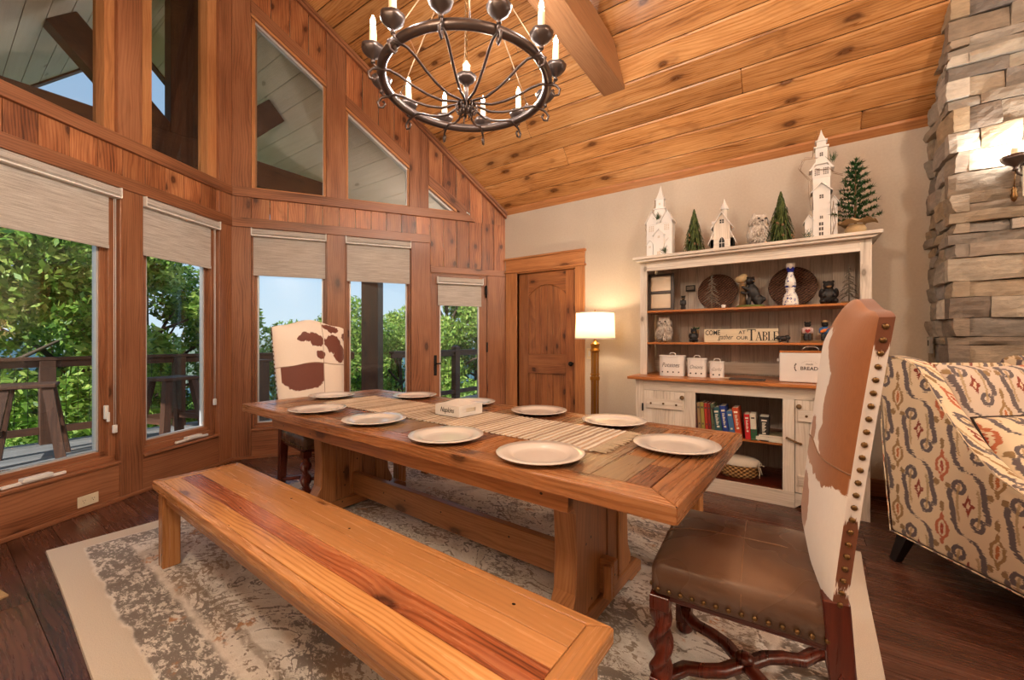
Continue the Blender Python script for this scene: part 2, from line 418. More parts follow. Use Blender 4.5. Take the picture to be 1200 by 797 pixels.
m.nt.links.new(m.b.outputs[0], mx.inputs[1]); m.nt.links.new(tr.outputs[0], mx.inputs[2]); m.nt.links.new(mx.outputs[0], m.out.inputs[0])
M['lampshade'] = m.m
# leather
m = Mat('brown leather'); x, y, z = m.coord('Object'); n = m.noise(m.vec(x, y, z), 5, 1, .5); d, _c = m.voro(m.vec(x, y, z), 240)
m.set(color=m.ramp(n, [(.2, rgb(88, 64, 50)), (.55, rgb(110, 82, 64)), (.85, rgb(128, 98, 78))]), rough=n * .25 + .16); m.bump(d * .5 + n * 2, .15, .002); M['leather'] = m.m
M['seam'] = plain('leather seam', rgb(140, 104, 78), .45)
# stone
m = Mat('stacked ledge stone'); r = m.island(); x, y, z = m.coord('Object'); n = m.noise(m.vec(x, y, z + r * 9), 7, 6, .65, .4); n2 = m.noise(m.vec(x * 2, y * 2, z * 9 + r * 30), 4, 4, .6)
base = m.ramp(r, [(0, rgb(112, 100, 90)), (.16, rgb(150, 134, 114)), (.3, rgb(128, 120, 112)), (.44, rgb(176, 164, 146)), (.58, rgb(106, 100, 96)), (.7, rgb(158, 138, 112)), (.85, rgb(136, 128, 122)), (1, rgb(188, 178, 164))])
m.set(color=m.scale(base, n * 1.1 + n2 * .8 + .12), rough=.85); m.bump(n * 1.2 + n2, .7, .012); M['stone'] = m.m
M['mortar'] = plain('dark mortar', rgb(66, 56, 48), .95, var=.2)
# rug
m = Mat('distressed oriental rug'); x, y, z = m.coord('Object')
ax = x.abs(); ay = y.abs(); edge = (1.83 - ax).min(1.37 - ay)
P = m.vec(x, y, 0)
wob = (m.noise(P, 9, 3) - .5) * .05; e = edge + wob
fine = m.noise(m.vec(x * 7, y * 17, 0), 1.6, 4, .65, .8); blot = m.noise(m.vec(x, y, 3), 2.3, 3, .6); fib = m.noise(P, 260, 2)
mot = (((x * 24 + (y * 12).sin() * 1.4).sin() * (y * 28 + (x * 11).sin() * 1.5).sin()) * .5 + .5)
n1 = m.noise(m.vec(x * 8, y * 15, 0), 1.6, 5, .7, 1.0); n2 = m.noise(m.vec(x * 26, y * 46, 4), 1.2, 4, .7, .5); n3 = m.noise(m.vec(x * 2.2, y * 2.6, 7), 1, 3, .6, 1.5)
con = 1 - ((n3 * 7).fract() - .5).abs().step(.03, .16)
con2 = 1 - (((n1 * 5).fract() - .5).abs()).step(.06, .2)
med = (((x * 5.2).cos() + (y * 6.1).cos()) * 2.2).sin() * .5 + .5
mask = n1 * .55 + n2 * .62 + con * .16 + con2 * .10 + (med - .5) * .14 + (blot - .5) * .5
inner = e.step(.31, .35); bord = e.step(.125, .14) * (1 - e.step(.29, .32)); line2 = 1 - ((e - .40).abs()).step(.01, .025)
dk = mask.step(.64, .74)
bord_d = (n1 * .55 + n2 * .75 + mot * .10 - .01).step(.60, .70)
field = m.ramp(n3, [(.3, rgb(214, 208, 198)), (.5, rgb(236, 233, 228)), (.66, rgb(194, 188, 180))])
dark = m.ramp(m.noise(P, 3.1, 2), [(.35, rgb(98, 94, 98)), (.5, rgb(118, 104, 92)), (.65, rgb(146, 126, 104))])
col = m.mix((dk * inner * .88).clamp(), field, dark)
col = m.mix((bord * (bord_d * .80 + .10)).clamp(), col, rgb(106, 98, 92))
col = m.mix((line2 * n2.step(.35, .5) * .6).clamp(), col, rgb(134, 118, 102))
rust = (m.noise(m.vec(x, y, 9), 6, 3).step(.62, .68)) * n2.step(.44, .56)
col = m.mix((rust * e.step(.15, .2) * .75).clamp(), col, rgb(192, 134, 84))
col = m.mix((1 - e.step(.115, .135)).clamp(), col, rgb(206, 196, 182))
m.set(color=m.scale(col, fib * .5 + .75), rough=.95, sheen=.2); m.bump(fib + fine * .5, .5, .004); M['rug'] = m.m
# ikat upholstery
def ikat(name, ground):
    m = Mat(name); u, v, _ = m.coord('UV'); z, h = u, v      # box projection: u = height, v = horizontal
    jag = (m.noise(m.vec(h * 22, z * 160), 1, 2) - .5) * .035 + (m.noise(m.vec(h * 90, z * 30), 1, 1) - .5) * .012
    cw, chh = .225, .30
    def cell(du, dv):
        a = (h + jag * .6 + du) / cw; b = (z + jag + dv) / chh
        return a.fract() - .5, b.fract() - .5
    def el(a, b, ca, cb, ra, rb):
        p = (a - ca) / ra; q = (b - cb) / rb; return (p * p + q * q).sqrt()
    a, b = cell(0, 0); s = a.abs(); ab = b.abs()
    wv_ = (b * PI).cos().max(0.0).sqrt() * .33
    lineL = 1 - ((a + wv_ + (b * 12).sin() * .03).abs()).step(.045, .065); lineR = 1 - ((a - wv_ + (b * 12).sin() * .03).abs()).step(.045, .065)
    S_ = (lineL * (1 - b.step(.16, .2))).max(lineR * b.step(-.2, -.16))
    c1 = 1 - ((el(a, b, -.17, .24, .13, .105) - .78).abs()).step(.26, .33); c2 = 1 - ((el(a, b, .17, -.24, .13, .105) - .78).abs()).step(.26, .33)
    mid = 1 - ((a - b * .75).abs() + (ab * .35)).step(.05, .075); mid = mid * (1 - ab.step(.22, .26))
    grey = S_.max(c1).max(c2)
    inl = 1 - ((s - wv_ * .62).abs()).step(.018, .03); inl = inl * (1 - ab.step(.26, .3)) * .8
    inn = 1 - (s / .075 + ab / .19).step(.8, 1.05); inn2 = 1 - (s / .035 + ab / .07).step(.8, 1.1); inn = inn.max(1 - el(s, ab, .06, .0, .05, .035).step(.85, 1.1))
    c, d = cell(cw / 2, chh / 2); t = c.abs()
    dia = t / .16 + d.abs() / .25 + ((d * 40).cos() * .10)
    dl = 1 - ((dia - .82).abs()).step(.16, .24); dc = 1 - dia.step(.3, .38); dd = 1 - dia.step(.1, .16)
    tip = (1 - el(t, d, .12, -.28, .07, .06).step(.8, 1)).max(1 - el(t, d, 0, .36, .05, .1).step(.8, 1))
    sel = (((h + cw / 2) / cw).floor().mod(2.0)).gt(.5)
    oc = m.mix(sel, rgb(190, 108, 74), rgb(160, 128, 84))
    col = m.mix(tip.clamp(), ground, rgb(150, 122, 84)); col = m.mix(dl.clamp(), col, oc); col = m.mix(dc.clamp(), col, m.mix(sel, rgb(170, 74, 48), rgb(188, 112, 62))); col = m.mix(dd.clamp(), col, rgb(232, 220, 200))
    col = m.mix(grey.clamp(), col, rgb(104, 94, 96)); col = m.mix(inl.clamp(), col, rgb(172, 146, 104)); col = m.mix(inn.clamp(), col, rgb(140, 62, 44)); col = m.mix(inn2.clamp(), col, rgb(226, 206, 178))
    wv = m.noise(m.vec(h * 900, z * 900), 1, 1)
    m.set(color=m.scale(col, wv * .25 + .87), rough=.9, sheen=.15); m.bump(wv, .2, .001); return m.m
M['ikat'] = ikat('ikat upholstery', rgb(226, 208, 178))
M['ikat_pillow'] = ikat('ikat cushion fabric', rgb(214, 198, 182))
M['piping'] = plain('dark piping cord', rgb(48, 36, 34), .8)
# cowhide, patches given in uv 0..1 (u left to right seen from the front, v bottom to top)
def hide(name, blobs, brown, white):
    m = Mat(name); u, v, _ = m.coord('UV'); P = m.vec(u, v, 0)
    ju = (m.noise(P, 10, 5, .65) - .5) * .13; jv = (m.noise(m.vec(u, v, 5), 10, 5, .65) - .5) * .11
    uu = u + ju; vv = v + jv; acc = None
    for (cu, cv, ru, rv, *cl) in blobs:
        p = (uu - cu) / ru; q = (vv - cv) / rv; d = 1 - (p * p + q * q)
        if cl:
            u0, u1, v0, v1 = cl; d = d.min((u - u0) * 20).min((u1 - u) * 20).min((v - v0) * 20).min((v1 - v) * 20)
        acc = d if acc is None else acc.max(d)
    k = acc.step(-.04, .08); hair = m.noise(m.vec(u * 120, v * 30), 1, 2)
    col = m.mix(k, m.mix(hair, tuple(c * .92 for c in white[:3]) + (1,), white), m.mix(hair, tuple(c * .75 for c in brown[:3]) + (1,), brown))
    m.set(color=col, rough=.6, sheen=.3); m.bump(hair, .15, .002); return m.m
M['hide_left'] = hide('cowhide with red brown patches', [(.40, .845, .13, .045), (.56, .80, .10, .06, 0, .64, 0, 1), (.79, .80, .13, .10, .645, 1, 0, 1), (.90, .70, .10, .10, .645, 1, 0, 1), (.78, .955, .12, .04, .645, 1, 0, 1), (.98, .90, .03, .05),
    (.60, .66, .06, .045), (.36, .52, .34, .20, .05, .635, .33, .582), (.2, .42, .1, .06), (.25, .56, .13, .05, 0, .64, 0, .585)], rgb(112, 54, 36), rgb(232, 218, 204))
M['hide_right'] = hide('cowhide with ginger patches', [(.5, 1.0, .9, .11), (1.0, .87, .40, .12), (1.0, .66, .28, .20), (.95, .53, .26, .08), (.6, .435, .55, .05, 0, 1, 0, .475), (.48, .51, .12, .045), (.44, .23, .24, .10), (.35, .12, .14, .08)], rgb(158, 96, 50), rgb(234, 228, 222))
M['hide_side'] = hide('white hide side band', [(.5, 1.0, .8, .12), (.5, .20, .8, .13), (.5, .02, .8, .05)], rgb(120, 66, 36), rgb(232, 224, 220))
# woven runner
m = Mat('woven jute runner'); x, y, z = m.coord('Object'); xw = x + (m.noise(m.vec(x * 8, y * 9, 0), 1, 2) - .5) * .012; st = ((xw * 196).sin() * .5 + .5); wv = m.noise(m.vec(x * 60, y * 160, 0), 1, 2)
cx_ = (xw * 31.2).floor(); rr = m.white(m.vec(cx_, 2, 3))
col = m.mix(st.step(.08, .42), m.mix(rr.gt(.5), rgb(150, 126, 104), rgb(186, 162, 136)), m.mix(rr, rgb(214, 202, 184), rgb(236, 230, 220)))
m.set(color=m.scale(col, wv * .6 + .68), rough=.95); m.bump(st + wv * .6, .8, .006); M['runner'] = m.m
M['fringe'] = plain('jute fringe', rgb(206, 188, 162), .95, var=.15)
# wicker
m = Mat('woven wicker'); x, y, z = m.coord('Object'); a1 = (x * 230 + z * 60).sin() * (z * 300 + y * 40).sin(); n = m.noise(m.vec(x, y, z), 60, 2)
m.set(color=m.ramp(a1 * .4 + n * .6 + .2, [(.2, rgb(52, 32, 24)), (.6, rgb(104, 70, 52)), (.9, rgb(142, 104, 80))]), rough=.6); m.bump(a1, .6, .006); M['wicker'] = m.m
m = Mat('seagrass basket weave'); x, y, z = m.coord('Object'); a1 = ((x * 160).sin() * (z * 210).sin()); n = m.noise(m.vec(x, y, z), 70, 2)
m.set(color=m.ramp(a1 * .4 + n * .6 + .2, [(.2, rgb(110, 76, 40)), (.6, rgb(176, 132, 78)), (.9, rgb(206, 168, 112))]), rough=.8); m.bump(a1, .8, .008); M['seagrass'] = m.m
def leafmat(name, c0, c1, c2):
    m = Mat(name); r = m.island(); x, y, z = m.coord('Object'); n = m.noise(m.vec(x, y, z), .9, 2)
    col = m.ramp(r * .6 + n * .4, [(.2, c0), (.5, c1), (.8, c2)])
    m.set(color=col, rough=.5)
    tr = m.node('ShaderNodeBsdfTranslucent'); m.nt.links.new(col, tr.inputs[0])
    mx = m.node('ShaderNodeMixShader'); mx.inputs[0].default_value = .35
    m.nt.links.new(m.b.outputs[0], mx.inputs[1]); m.nt.links.new(tr.outputs[0], mx.inputs[2]); m.nt.links.new(mx.outputs[0], m.out.inputs[0]); return m.m
M['leaf'] = leafmat('tree leaves', rgb(66, 104, 34), rgb(118, 158, 58), rgb(176, 200, 96))
M['leaf2'] = leafmat('lighter tree leaves', rgb(86, 122, 42), rgb(142, 176, 72), rgb(196, 212, 110))
M['bark'] = plain('tree bark', rgb(86, 72, 58), .9, var=.3)
M['needle'] = leafmat('green needles', rgb(44, 62, 26), rgb(78, 98, 44), rgb(112, 122, 62))
M['needle2'] = leafmat('deep green needles', rgb(26, 56, 30), rgb(44, 88, 46), rgb(74, 118, 62))
M['feather'] = None
m = Mat('owl fur'); x, y, z = m.coord('Object'); n = m.noise(m.vec(x * 90, y * 90, z * 26), 1, 3, .7); n2 = m.noise(m.vec(x, y, z), 16, 2)
m.set(color=m.ramp(n * .6 + n2 * .4, [(.35, rgb(120, 104, 92)), (.5, rgb(206, 194, 180)), (.65, rgb(240, 234, 226))]), rough=.95, sheen=.5); m.bump(n, 1, .012); M['feather'] = m.m

# ================================================================== ROOM SHELL
P1 = Vector((-4.62, 1.765)); dG = Vector((.5539, .8325)); nG = Vector((.8325, -.5539)); dL = Vector((.4539, -.8911)); nL = Vector((.8911, .4539))
def frG(a, b, d): p = P1 + dG * a + nG * d; return (p.x, p.y, b)
def frL(a, b, d): p = P1 + dL * a + nL * d; return (p.x, p.y, b)
RIDGE_Y = 1.765; RIDGE_Z = 5.33; SL = 1.04
def roofz(y): return RIDGE_Z - SL * abs(y - RIDGE_Y)
def zG(s): return 5.33 - .866 * s
def zL(s): return 5.33 - .927 * s
def wallx(y): return P1.x + abs(y - P1.y) * ((dG.x / dG.y) if y > P1.y else (dL.x / -dL.y))
def struct(o): o['kind'] = 'structure'; return o
YW = 4.2
# floor: boards along x
b = MB(); y = -.85; row = 0
while y < 4.25:
    x = -5.2 - random.random() * .9
    while x < 6.2:
        L = random.uniform(.9, 1.5)
        b.box(x, x + L - .0025, y, y + .1875, -.02, 0, grain=0); x += L
    y += .19; row += 1
b.box(-5.3, 6.3, -.9, 4.3, -.06, -.0185, grain=0)
struct(b.build('floor', M['floor']))
# planks between s0..s1 with bottom / top functions
def vplanks(b, fr, s0, s1, zb, zt, d0=-.03, d1=-.012, w=.165):
    n = max(1, round((s1 - s0) / w)); w = (s1 - s0) / n
    for i in range(n):
        a, c = s0 + i * w + .0022, s0 + (i + 1) * w - .0022
        if zt(a) - zb(a) < .01 and zt(c) - zb(c) < .01: continue
        b.prism([(a, zb(a)), (c, zb(c)), (c, max(zt(c), zb(c) + .002)), (a, max(zt(a), zb(a) + .002))], d0, d1, fr, grain=(0, 1))
K = lambda v: (lambda s: v)
# --- bay (window) wall on the right of the corner
TG8 = lambda s: 4.456 - .813 * (s - .202); TG9 = lambda s: 3.701 - .795 * (s - 1.078); TG10 = lambda s: 2.975 - .74 * (s - 1.971)
SLW = .155
b = MB()
vplanks(b, frG, 0, 1.975, K(2.425), K(2.645)); vplanks(b, frG, 1.975, 2.925, K(2.06), K(2.645))
vplanks(b, frG, 2.46, 2.925, K(2.64), zG)
vplanks(b, frG, .165, .86, lambda s: TG8(s) + SLW - .02, zG); vplanks(b, frG, 1.055, 1.735, lambda s: TG9(s) + SLW - .02, zG); vplanks(b, frG, 1.955, 2.46, lambda s: TG10(s) + SLW - .03, zG)
struct(b.build('wall_bay', M['plank'], bevel=.0025))
b = MB(); P = lambda pts, d0=-.12, d1=0.0, g=(0, 1): b.prism(pts, d0, d1, frG, g)
rect = lambda s0, s1, z0, z1: [(s0, z0), (s1, z0), (s1, z1), (s0, z1)]
P([(0, 0), (.165, 0), (.165, zG(.165)), (0, zG(0))])
for s0, s1 in ((.865, 1.05), (1.755, 1.975)): P(rect(s0, s1, 0, 2.34))
P(rect(2.69, 2.925, 0, 2.0))
for s0, s1 in ((.86, 1.055), (1.735, 1.955)): P([(s0, 2.73), (s1, 2.73), (s1, zG(s1)), (s0, zG(s0))])
for s0, s1 in ((.165, .865), (1.05, 1.755)): P(rect(s0, s1, 0, .285), -.10, -.006, (1, 0)); P(rect(s0, s1, .28, .30), -.10, .012, (1, 0))
P(rect(0, 1.975, 2.335, 2.43), -.1, .014, (1, 0)); P(rect(1.975, 2.925, 1.995, 2.068), -.1, .012, (1, 0))
P([(0, 2.64), (2.52, 2.64), (2.43, 2.735), (0, 2.735)], -.1, .016, (1, 0))
sg = lambda T, s0, s1, a, c: [(s0, T(s0) + a), (s1, T(s1) + a), (s1, T(s1) + c), (s0, T(s0) + c)]
for T, s0, s1 in ((TG8, .165, .86), (TG9, 1.055, 1.735), (TG10, 1.955, 2.41)): P(sg(T, s0, s1, .03, SLW), -.1, .01, (.78, -.62))
P(rect(0, 1.975, 0, .028), 0, .018, (1, 0))
struct(b.build('trim_1', M['trim'], bevel=.003))
b = MB(); b.prism([(.1, zG(.1) - .075), (2.925, zG(2.925) - .075), (2.925, zG(2.925)), (.1, zG(.1))], -.02, .035, frG, (.76, -.65))
b.prism([(.1, zG(.1) - .04), (2.925, zG(2.925) - .04), (2.925, zG(2.925)), (.1, zG(.1))], .035, .05, frG, (.76, -.65))
struct(b.build('trim_3', M['trim'], bevel=.003))
# --- corner filler outside the meeting posts
b = MB(); cpt = P1 - (nG + nL).normalized() * .085; b.prism([(cpt.x + .08 * math.cos(q), cpt.y + .08 * math.sin(q)) for q in [2 * PI * k / 8 for k in range(8)]], 0, 5.2, lambda a, c, d: (a, c, d), (0, 1)); struct(b.build('trim_6', M['trim']))
# --- left wall
TL7 = lambda s: 4.30 - .86 * (s - .156) + .3; TL6 = lambda s: TL7(s)
b = MB()
vplanks(b, frL, 0, 2.83, K(2.425), K(2.645)); vplanks(b, frL, 2.42, 2.83, K(0), K(2.34)); vplanks(b, frL, 2.38, 2.83, K(2.73), zL)
vplanks(b, frL, .146, .864, lambda s: TL7(s) + SLW - .02, zL); vplanks(b, frL, 1.04, 2.2, lambda s: TL6(s) + SLW - .02, zL)
struct(b.build('wall_left', M['plank'], bevel=.0025))
b = MB(); P = lambda pts, d0=-.12, d1=0.0, g=(0, 1): b.prism(pts, d0, d1, frL, g)
P([(0, 0), (.146, 0), (.146, zL(.146)), (0, zL(0))])
for s0, s1 in ((.857, 1.025), (2.25, 2.42)): P(rect(s0, s1, 0, 2.34))
for s0, s1 in ((.864, 1.04), (2.2, 2.38)): P([(s0, 2.73), (s1, 2.73), (s1, zL(s1)), (s0, zL(s0))])
for s0, s1 in ((.146, .857), (1.025, 2.25)): P(rect(s0, s1, 0, .285), -.10, -.006, (1, 0)); P(rect(s0, s1, .278, .298), -.10, .012, (1, 0))
P(rect(0, 2.83, 2.335, 2.43), -.1, .014, (1, 0)); P(rect(0, 2.83, 2.64, 2.735), -.1, .016, (1, 0))
for T, s0, s1 in ((TL7, .146, .864), (TL6, 1.04, 2.2)): P(sg(T, s0, s1, .03, SLW), -.1, .01, (.75, -.65))
P(rect(0, 2.83, 0, .028), 0, .018, (1, 0))
struct(b.build('trim_2', M['trim'], bevel=.003))
# --- windows
def window(n, fr, s0, s1, z0, z1, sash, depth=.10, crank=None, latch=None):
    w = struct(empty('window_%d' % n)); b = MB(); q = lambda a, c, e, f, d0, d1, g: b.prism(rect(a, c, e, f), d0, d1, fr, g)
    for d0, d1, k0, k1 in ((-.13, -.045, 0, sash * .55), (-.13, -.075, sash * .5, sash)):
        q(s0 + k0, s0 + k1, z0 + k0, z1 - k0, d0, d1, (0, 1)); q(s1 - k1, s1 - k0, z0 + k0, z1 - k0, d0, d1, (0, 1))
        q(s0 + k0, s1 - k0, z0 + k0, z0 + k1, d0, d1, (1, 0)); q(s0 + k0, s1 - k0, z1 - k1, z1 - k0, d0, d1, (1, 0))
    b.build('window_frame', M['trim'], w, bevel=.002)
    b = MB(); e = .012
    for r in ((s0 + sash, s0 + sash + e, z0 + sash, z1 - sash), (s1 - sash - e, s1 - sash, z0 + sash, z1 - sash), (s0 + sash, s1 - sash, z0 + sash, z0 + sash + e), (s0 + sash, s1 - sash, z1 - sash - e, z1 - sash)):
        b.prism(rect(*r), -.118, -.082, fr, (0, 1))
    b.build('glazing_bead', M['alu'], w)
    b = MB(); b.prism(rect(s0 + sash, s1 - sash, z0 + sash, z1 - sash), -.104, -.098, fr, (0, 1)); b.build('glass', M['glass'], w)
    if crank is not None:
        b = MB(); b.prism(rect(crank - .16, crank + .16, z0 + .004, z0 + .024), -.045, -.022, fr, (1, 0)); b.prism(rect(crank - .075, crank + .075, z0 + .018, z0 + .044), -.045, .0, fr, (1, 0))
        o = b.build('crank_operator', M['white_plastic'], w, bevel=.004); o['label'] = 'white folding crank operator'
    if latch is not None:
        b = MB(); b.prism(rect(latch - .012, latch + .012, .62, .72), -.05, -.03, fr, (0, 1)); b.prism(rect(latch - .007, latch + .007, .60, .67), -.03, -.012, fr, (0, 1)); b.build('sash_lock', M['white_plastic'], w, bevel=.003)
window(1, frL, 1.025, 2.25, .298, 2.335, .085, crank=1.50, latch=1.09)
window(2, frL, .146, .857, .298, 2.335, .085, crank=.40)
window(3, frG, .165, .865, .30, 2.335, .042)
window(4, frG, 1.05, 1.755, .30, 2.335, .042)
def upwindow(n, fr, s0, s1, z0, T, k=.045):
    w = struct(empty('window_%d' % n)); b = MB()
    b.prism([(s0, z0), (s0 + k, z0), (s0 + k, T(s0 + k)), (s0, T(s0))], -.13, -.03, fr, (0, 1)); b.prism([(s1 - k, z0), (s1, z0), (s1, max(T(s1), z0 + .001)), (s1 - k, T(s1 - k))], -.13, -.03, fr, (0, 1))
    b.prism(rect(s0, s1, z0, z0 + .02), -.13, -.03, fr, (1, 0)); b.prism(sg(T, s0, s1, -.0, .035), -.13, -.004, fr, (.78, -.6))
    b.build('window_frame', M['casing'], w, bevel=.002)
    b = MB(); b.prism(sg(T, s0 + k, s1 - k * .2, -.028, .0), -.12, -.05, fr, (.7, -.7)); b.prism([(s1 - k - .01, z0), (s1 - k, z0), (s1 - k, T(s1 - k)), (s1 - k - .01, T(s1 - k - .01))], -.12, -.06, fr, (0, 1))
    b.prism(sg(T, s0 + k, s1 - k * .2, -.036, -.032), -.12, -.07, fr, (.7, -.7))
    b.build('glazing_bead', M['alu'], w)
    b = MB(); b.prism([(s0 + k * .5, z0 + .01), (s1 - k * .5, z0 + .01), (s1 - k * .5, max(T(s1 - k * .5), z0 + .02)), (s0 + k * .5, T(s0 + k * .5))], -.104, -.099, fr, (0, 1)); b.build('glass', M['tintglass'], w)
upwindow(5, frL, 1.04, 2.2, 2.735, TL6, .07); upwindow(6, frL, .146, .864, 2.735, TL7, .10)
upwindow(7, frG, .165, .86, 2.737, TG8, .03); upwindow(8, frG, 1.055, 1.735, 2.737, TG9, .022); upwindow(9, frG, 1.945, 2.295, 2.737, TG10, .012)
# --- glass deck door in the bay wall
w = struct(empty('door_2')); b = MB(); q = lambda a, c, e, f, d0=-.06, d1=-.015, g=(0, 1): b.prism(rect(a, c, e, f), d0, d1, frG, g)
q(1.985, 2.085, .02, 1.985); q(2.575, 2.675, .02, 1.985); q(2.085, 2.575, .02, .28, g=(1, 0)); q(2.085, 2.575, 1.87, 1.985, g=(1, 0))
b.build('door_leaf', M['trim'], w, bevel=.003)
b = MB(); q(1.975, 1.985, 0, 1.995, -.12, -.004); q(2.677, 2.69, 0, 1.995, -.12, -.004); q(1.975, 2.69, 1.985, 1.997, -.12, -.004, (1, 0)); b.build('door_frame', M['trim'], w)
b = MB(); q(2.085, 2.575, .28, 1.87, -.042, -.036); b.build('glass', M['glass'], w)
b = MB(); e = .014
q(2.085, 2.085 + e, .28, 1.87, -.05, -.012); q(2.575 - e, 2.575, .28, 1.87, -.05, -.012); q(2.085, 2.575, .28, .28 + e, -.05, -.012); b.build('glazing_bead', M['alu'], w)
b = MB(); q(2.018, 2.052, .78, 1.02, -.015, -.005); b.tube([frG(2.035, .92, -.005), frG(2.035, .92, .045), frG(2.065, .925, .05), frG(2.095, .92, .048)], .009); b.build('door_handle', M['blackiron'], w, bevel=.004)
b = MB(); q(2.645, 2.675, 1.76, 1.86, -.015, .012); b.tube([frG(2.66, 1.87, .01), frG(2.66, 1.72, .012)], .012)
for z0 in (.35, 1.05): q(2.668, 2.684, z0, z0 + .12, -.015, .004)
b.build('hinge', M['blackiron'], w)
# --- roller shades
def shade(fr, s0, s1, zb, zt, d, label, drop=None, cordz=None, cords=None, group='woven roller shades over the windows'):
    t = empty('roller_shade', fr((s0 + s1) / 2, zt, d), 0, label, 'window shade', group); base = Vector(t.location)
    f2 = lambda a, b_, c: tuple(Vector(fr(a, b_, c)) - base)
    b = MB(); prof = [(0, 0), (.055, .004), (.066, .02), (.066, .05), (.05, .066), (0, .07)]
    pts0 = [f2(s0, zt - q, d + p) for p, q in prof]; pts1 = [f2(s1, zt - q, d + p) for p, q in prof]; n = len(prof)
    b.add(pts0 + pts1, [tuple(range(n)), tuple(range(2 * n - 1, n - 1, -1))] + [(i, (i + 1) % n, n + (i + 1) % n, n + i) for i in range(n)])
    b.build('cassette', M['shade'], t)
    b = MB()
    for s in (s0, s1 - .004):
        b.prism([(s - .002, zt - .073), (s + .006, zt - .073), (s + .006, zt + .001), (s - .002, zt + .001)], d - .002, d + .07, f2)
    b.prism([(s0, zt - .078), (s1, zt - .078), (s1, zt - .068), (s0, zt - .068)], d + .0, d + .068, f2); b.build('end_cap', M['white_plastic'], t)
    b = MB(); g = drop if drop else s0 + .012
    b.prism([(g, zb), (s1 - .012, zb), (s1 - .012, zt - .06), (g, zt - .06)], d + .018, d + .021, f2, (1, 0)); fab = b.build('shade_fabric', M['shade'], t)
    b = MB(); b.prism([(g, zb - .012), (s1 - .012, zb - .012), (s1 - .012, zb + .012), (g, zb + .012)], d + .013, d + .026, f2, (1, 0)); b.build('bottom_bar', M['shade'], fab)
    if cordz:
        b = MB(); c = cords
        for k in (0, .012): b.tube([f2(c + k, zt - .07, d + .03), f2(c + k, cordz, d + .03)], .0022, 5)
        b.build('bead_chain', M['white_plastic'], t)
        b = MB(); b.prism([(c - .008, cordz - .04), (c + .02, cordz - .04), (c + .02, cordz + .02), (c - .008, cordz + .02)], d + .02, d + .04, f2); b.build('chain_tensioner', M['white_plastic'], t, bevel=.004)
shade(frL, 1.03, 2.24, 1.885, 2.333, -.045, 'wide roller shade over the largest window, at the far left', drop=1.085, cordz=.55, cords=1.045)
shade(frL, .152, .852, 1.885, 2.333, -.045, 'roller shade over the narrow window left of the room corner', drop=.215, cordz=.62, cords=.175)
shade(frG, .17, .86, 1.87, 2.333, -.045, 'roller shade over the window behind the cowhide chair at the far table end')
shade(frG, 1.055, 1.75, 1.86, 2.333, -.045, 'roller shade over the window between the cowhide chair and the glass door')
shade(frG, 2.05, 2.61, 1.62, 1.945, -.014, 'short roller shade mounted on the glass deck door')
# --- back wall, far walls (drywall) ; door opening -2.80..-2.02
DX0, DX1 = -2.82, -2.035
b = MB(); b.box(-3.3, DX0, YW, YW + .12, 0, 2.02); b.box(DX1, 6.2, YW, YW + .12, 0, 2.02); b.box(-3.3, 6.2, YW, YW + .12, 2.02, roofz(YW) + .1)
struct(b.build('wall_back', M['paint']))
b = MB(); b.box(-3.6, 6.2, -.88, -.76, 0, roofz(-.76) + .1); struct(b.build('wall_front', M['paint']))
b = MB(); b.prism([(-.8, 0), (4.25, 0), (4.25, roofz(4.25) + .05), (RIDGE_Y, RIDGE_Z + .05), (-.8, roofz(-.8) + .05)], 6.1, 6.2, lambda a, b_, d: (d, a, b_)); struct(b.build('wall_right', M['paint']))
# --- ceiling boards along x, two slopes
b = MB(); cw = .186; cosr = 1 / math.sqrt(1 + SL * SL)
def slope_board(b, x0f, x1f, y0, y1, t=.018, lift=0):
    V = []
    for dz in (0, t):
        for y, xf in ((y0, x0f), (y0, x1f), (y1, x1f), (y1, x0f)):
            V.append((xf(y), y, roofz(y) + dz + lift))
    L = 60 * random.random(); o = random.random() * 60
    UV = [(p[0] + L, p[1] / cosr + o) for p in V]
    F = [(3, 2, 1, 0), (4, 5, 6, 7), (0, 1, 5, 4), (1, 2, 6, 5), (2, 3, 7, 6), (3, 0, 4, 7)]
    b.add(V, F, [[UV[k] for k in f] for f in F])
def slope_field(b, xs, xe, side, wid, ymin, ymax, lift=0, seg=(2.2, 4.2)):
    dy = wid * cosr; g = .0045 * cosr
    y = ymax if side > 0 else ymin
    while (y > ymin + .01) if side > 0 else (y < ymax - .01):
        y0, y1 = (max(y - dy, ymin), y) if side > 0 else (y, min(y + dy, ymax))
        a = xs; cuts = []; xx = max(xs(y0), xs(y1)) + random.uniform(.6, seg[1])
        lim = min(xe(y0), xe(y1))
        while xx < lim - .5: cuts.append(xx); xx += random.uniform(*seg)
        fs = [xs] + [(lambda v: (lambda yy: v))(c) for c in cuts] + [xe]
        for i in range(len(fs) - 1):
            f0, f1 = fs[i], fs[i + 1]
            slope_board(b, (lambda yy, f=f0: f(yy) + .0008), (lambda yy, f=f1: f(yy) - .0008), y0 + g, y1 - g, lift=lift)
        y = y0 if side > 0 else y1
wx_in = lambda y: wallx(y) + .0
slope_field(b, wx_in, lambda y: 6.15, 1, cw, RIDGE_Y, YW)
slope_field(b, wx_in, lambda y: 6.15, -1, cw, -.78, RIDGE_Y)
struct(b.build('ceiling', M['ceiling'], bevel=.006))
b = MB()   # roof deck above the boards
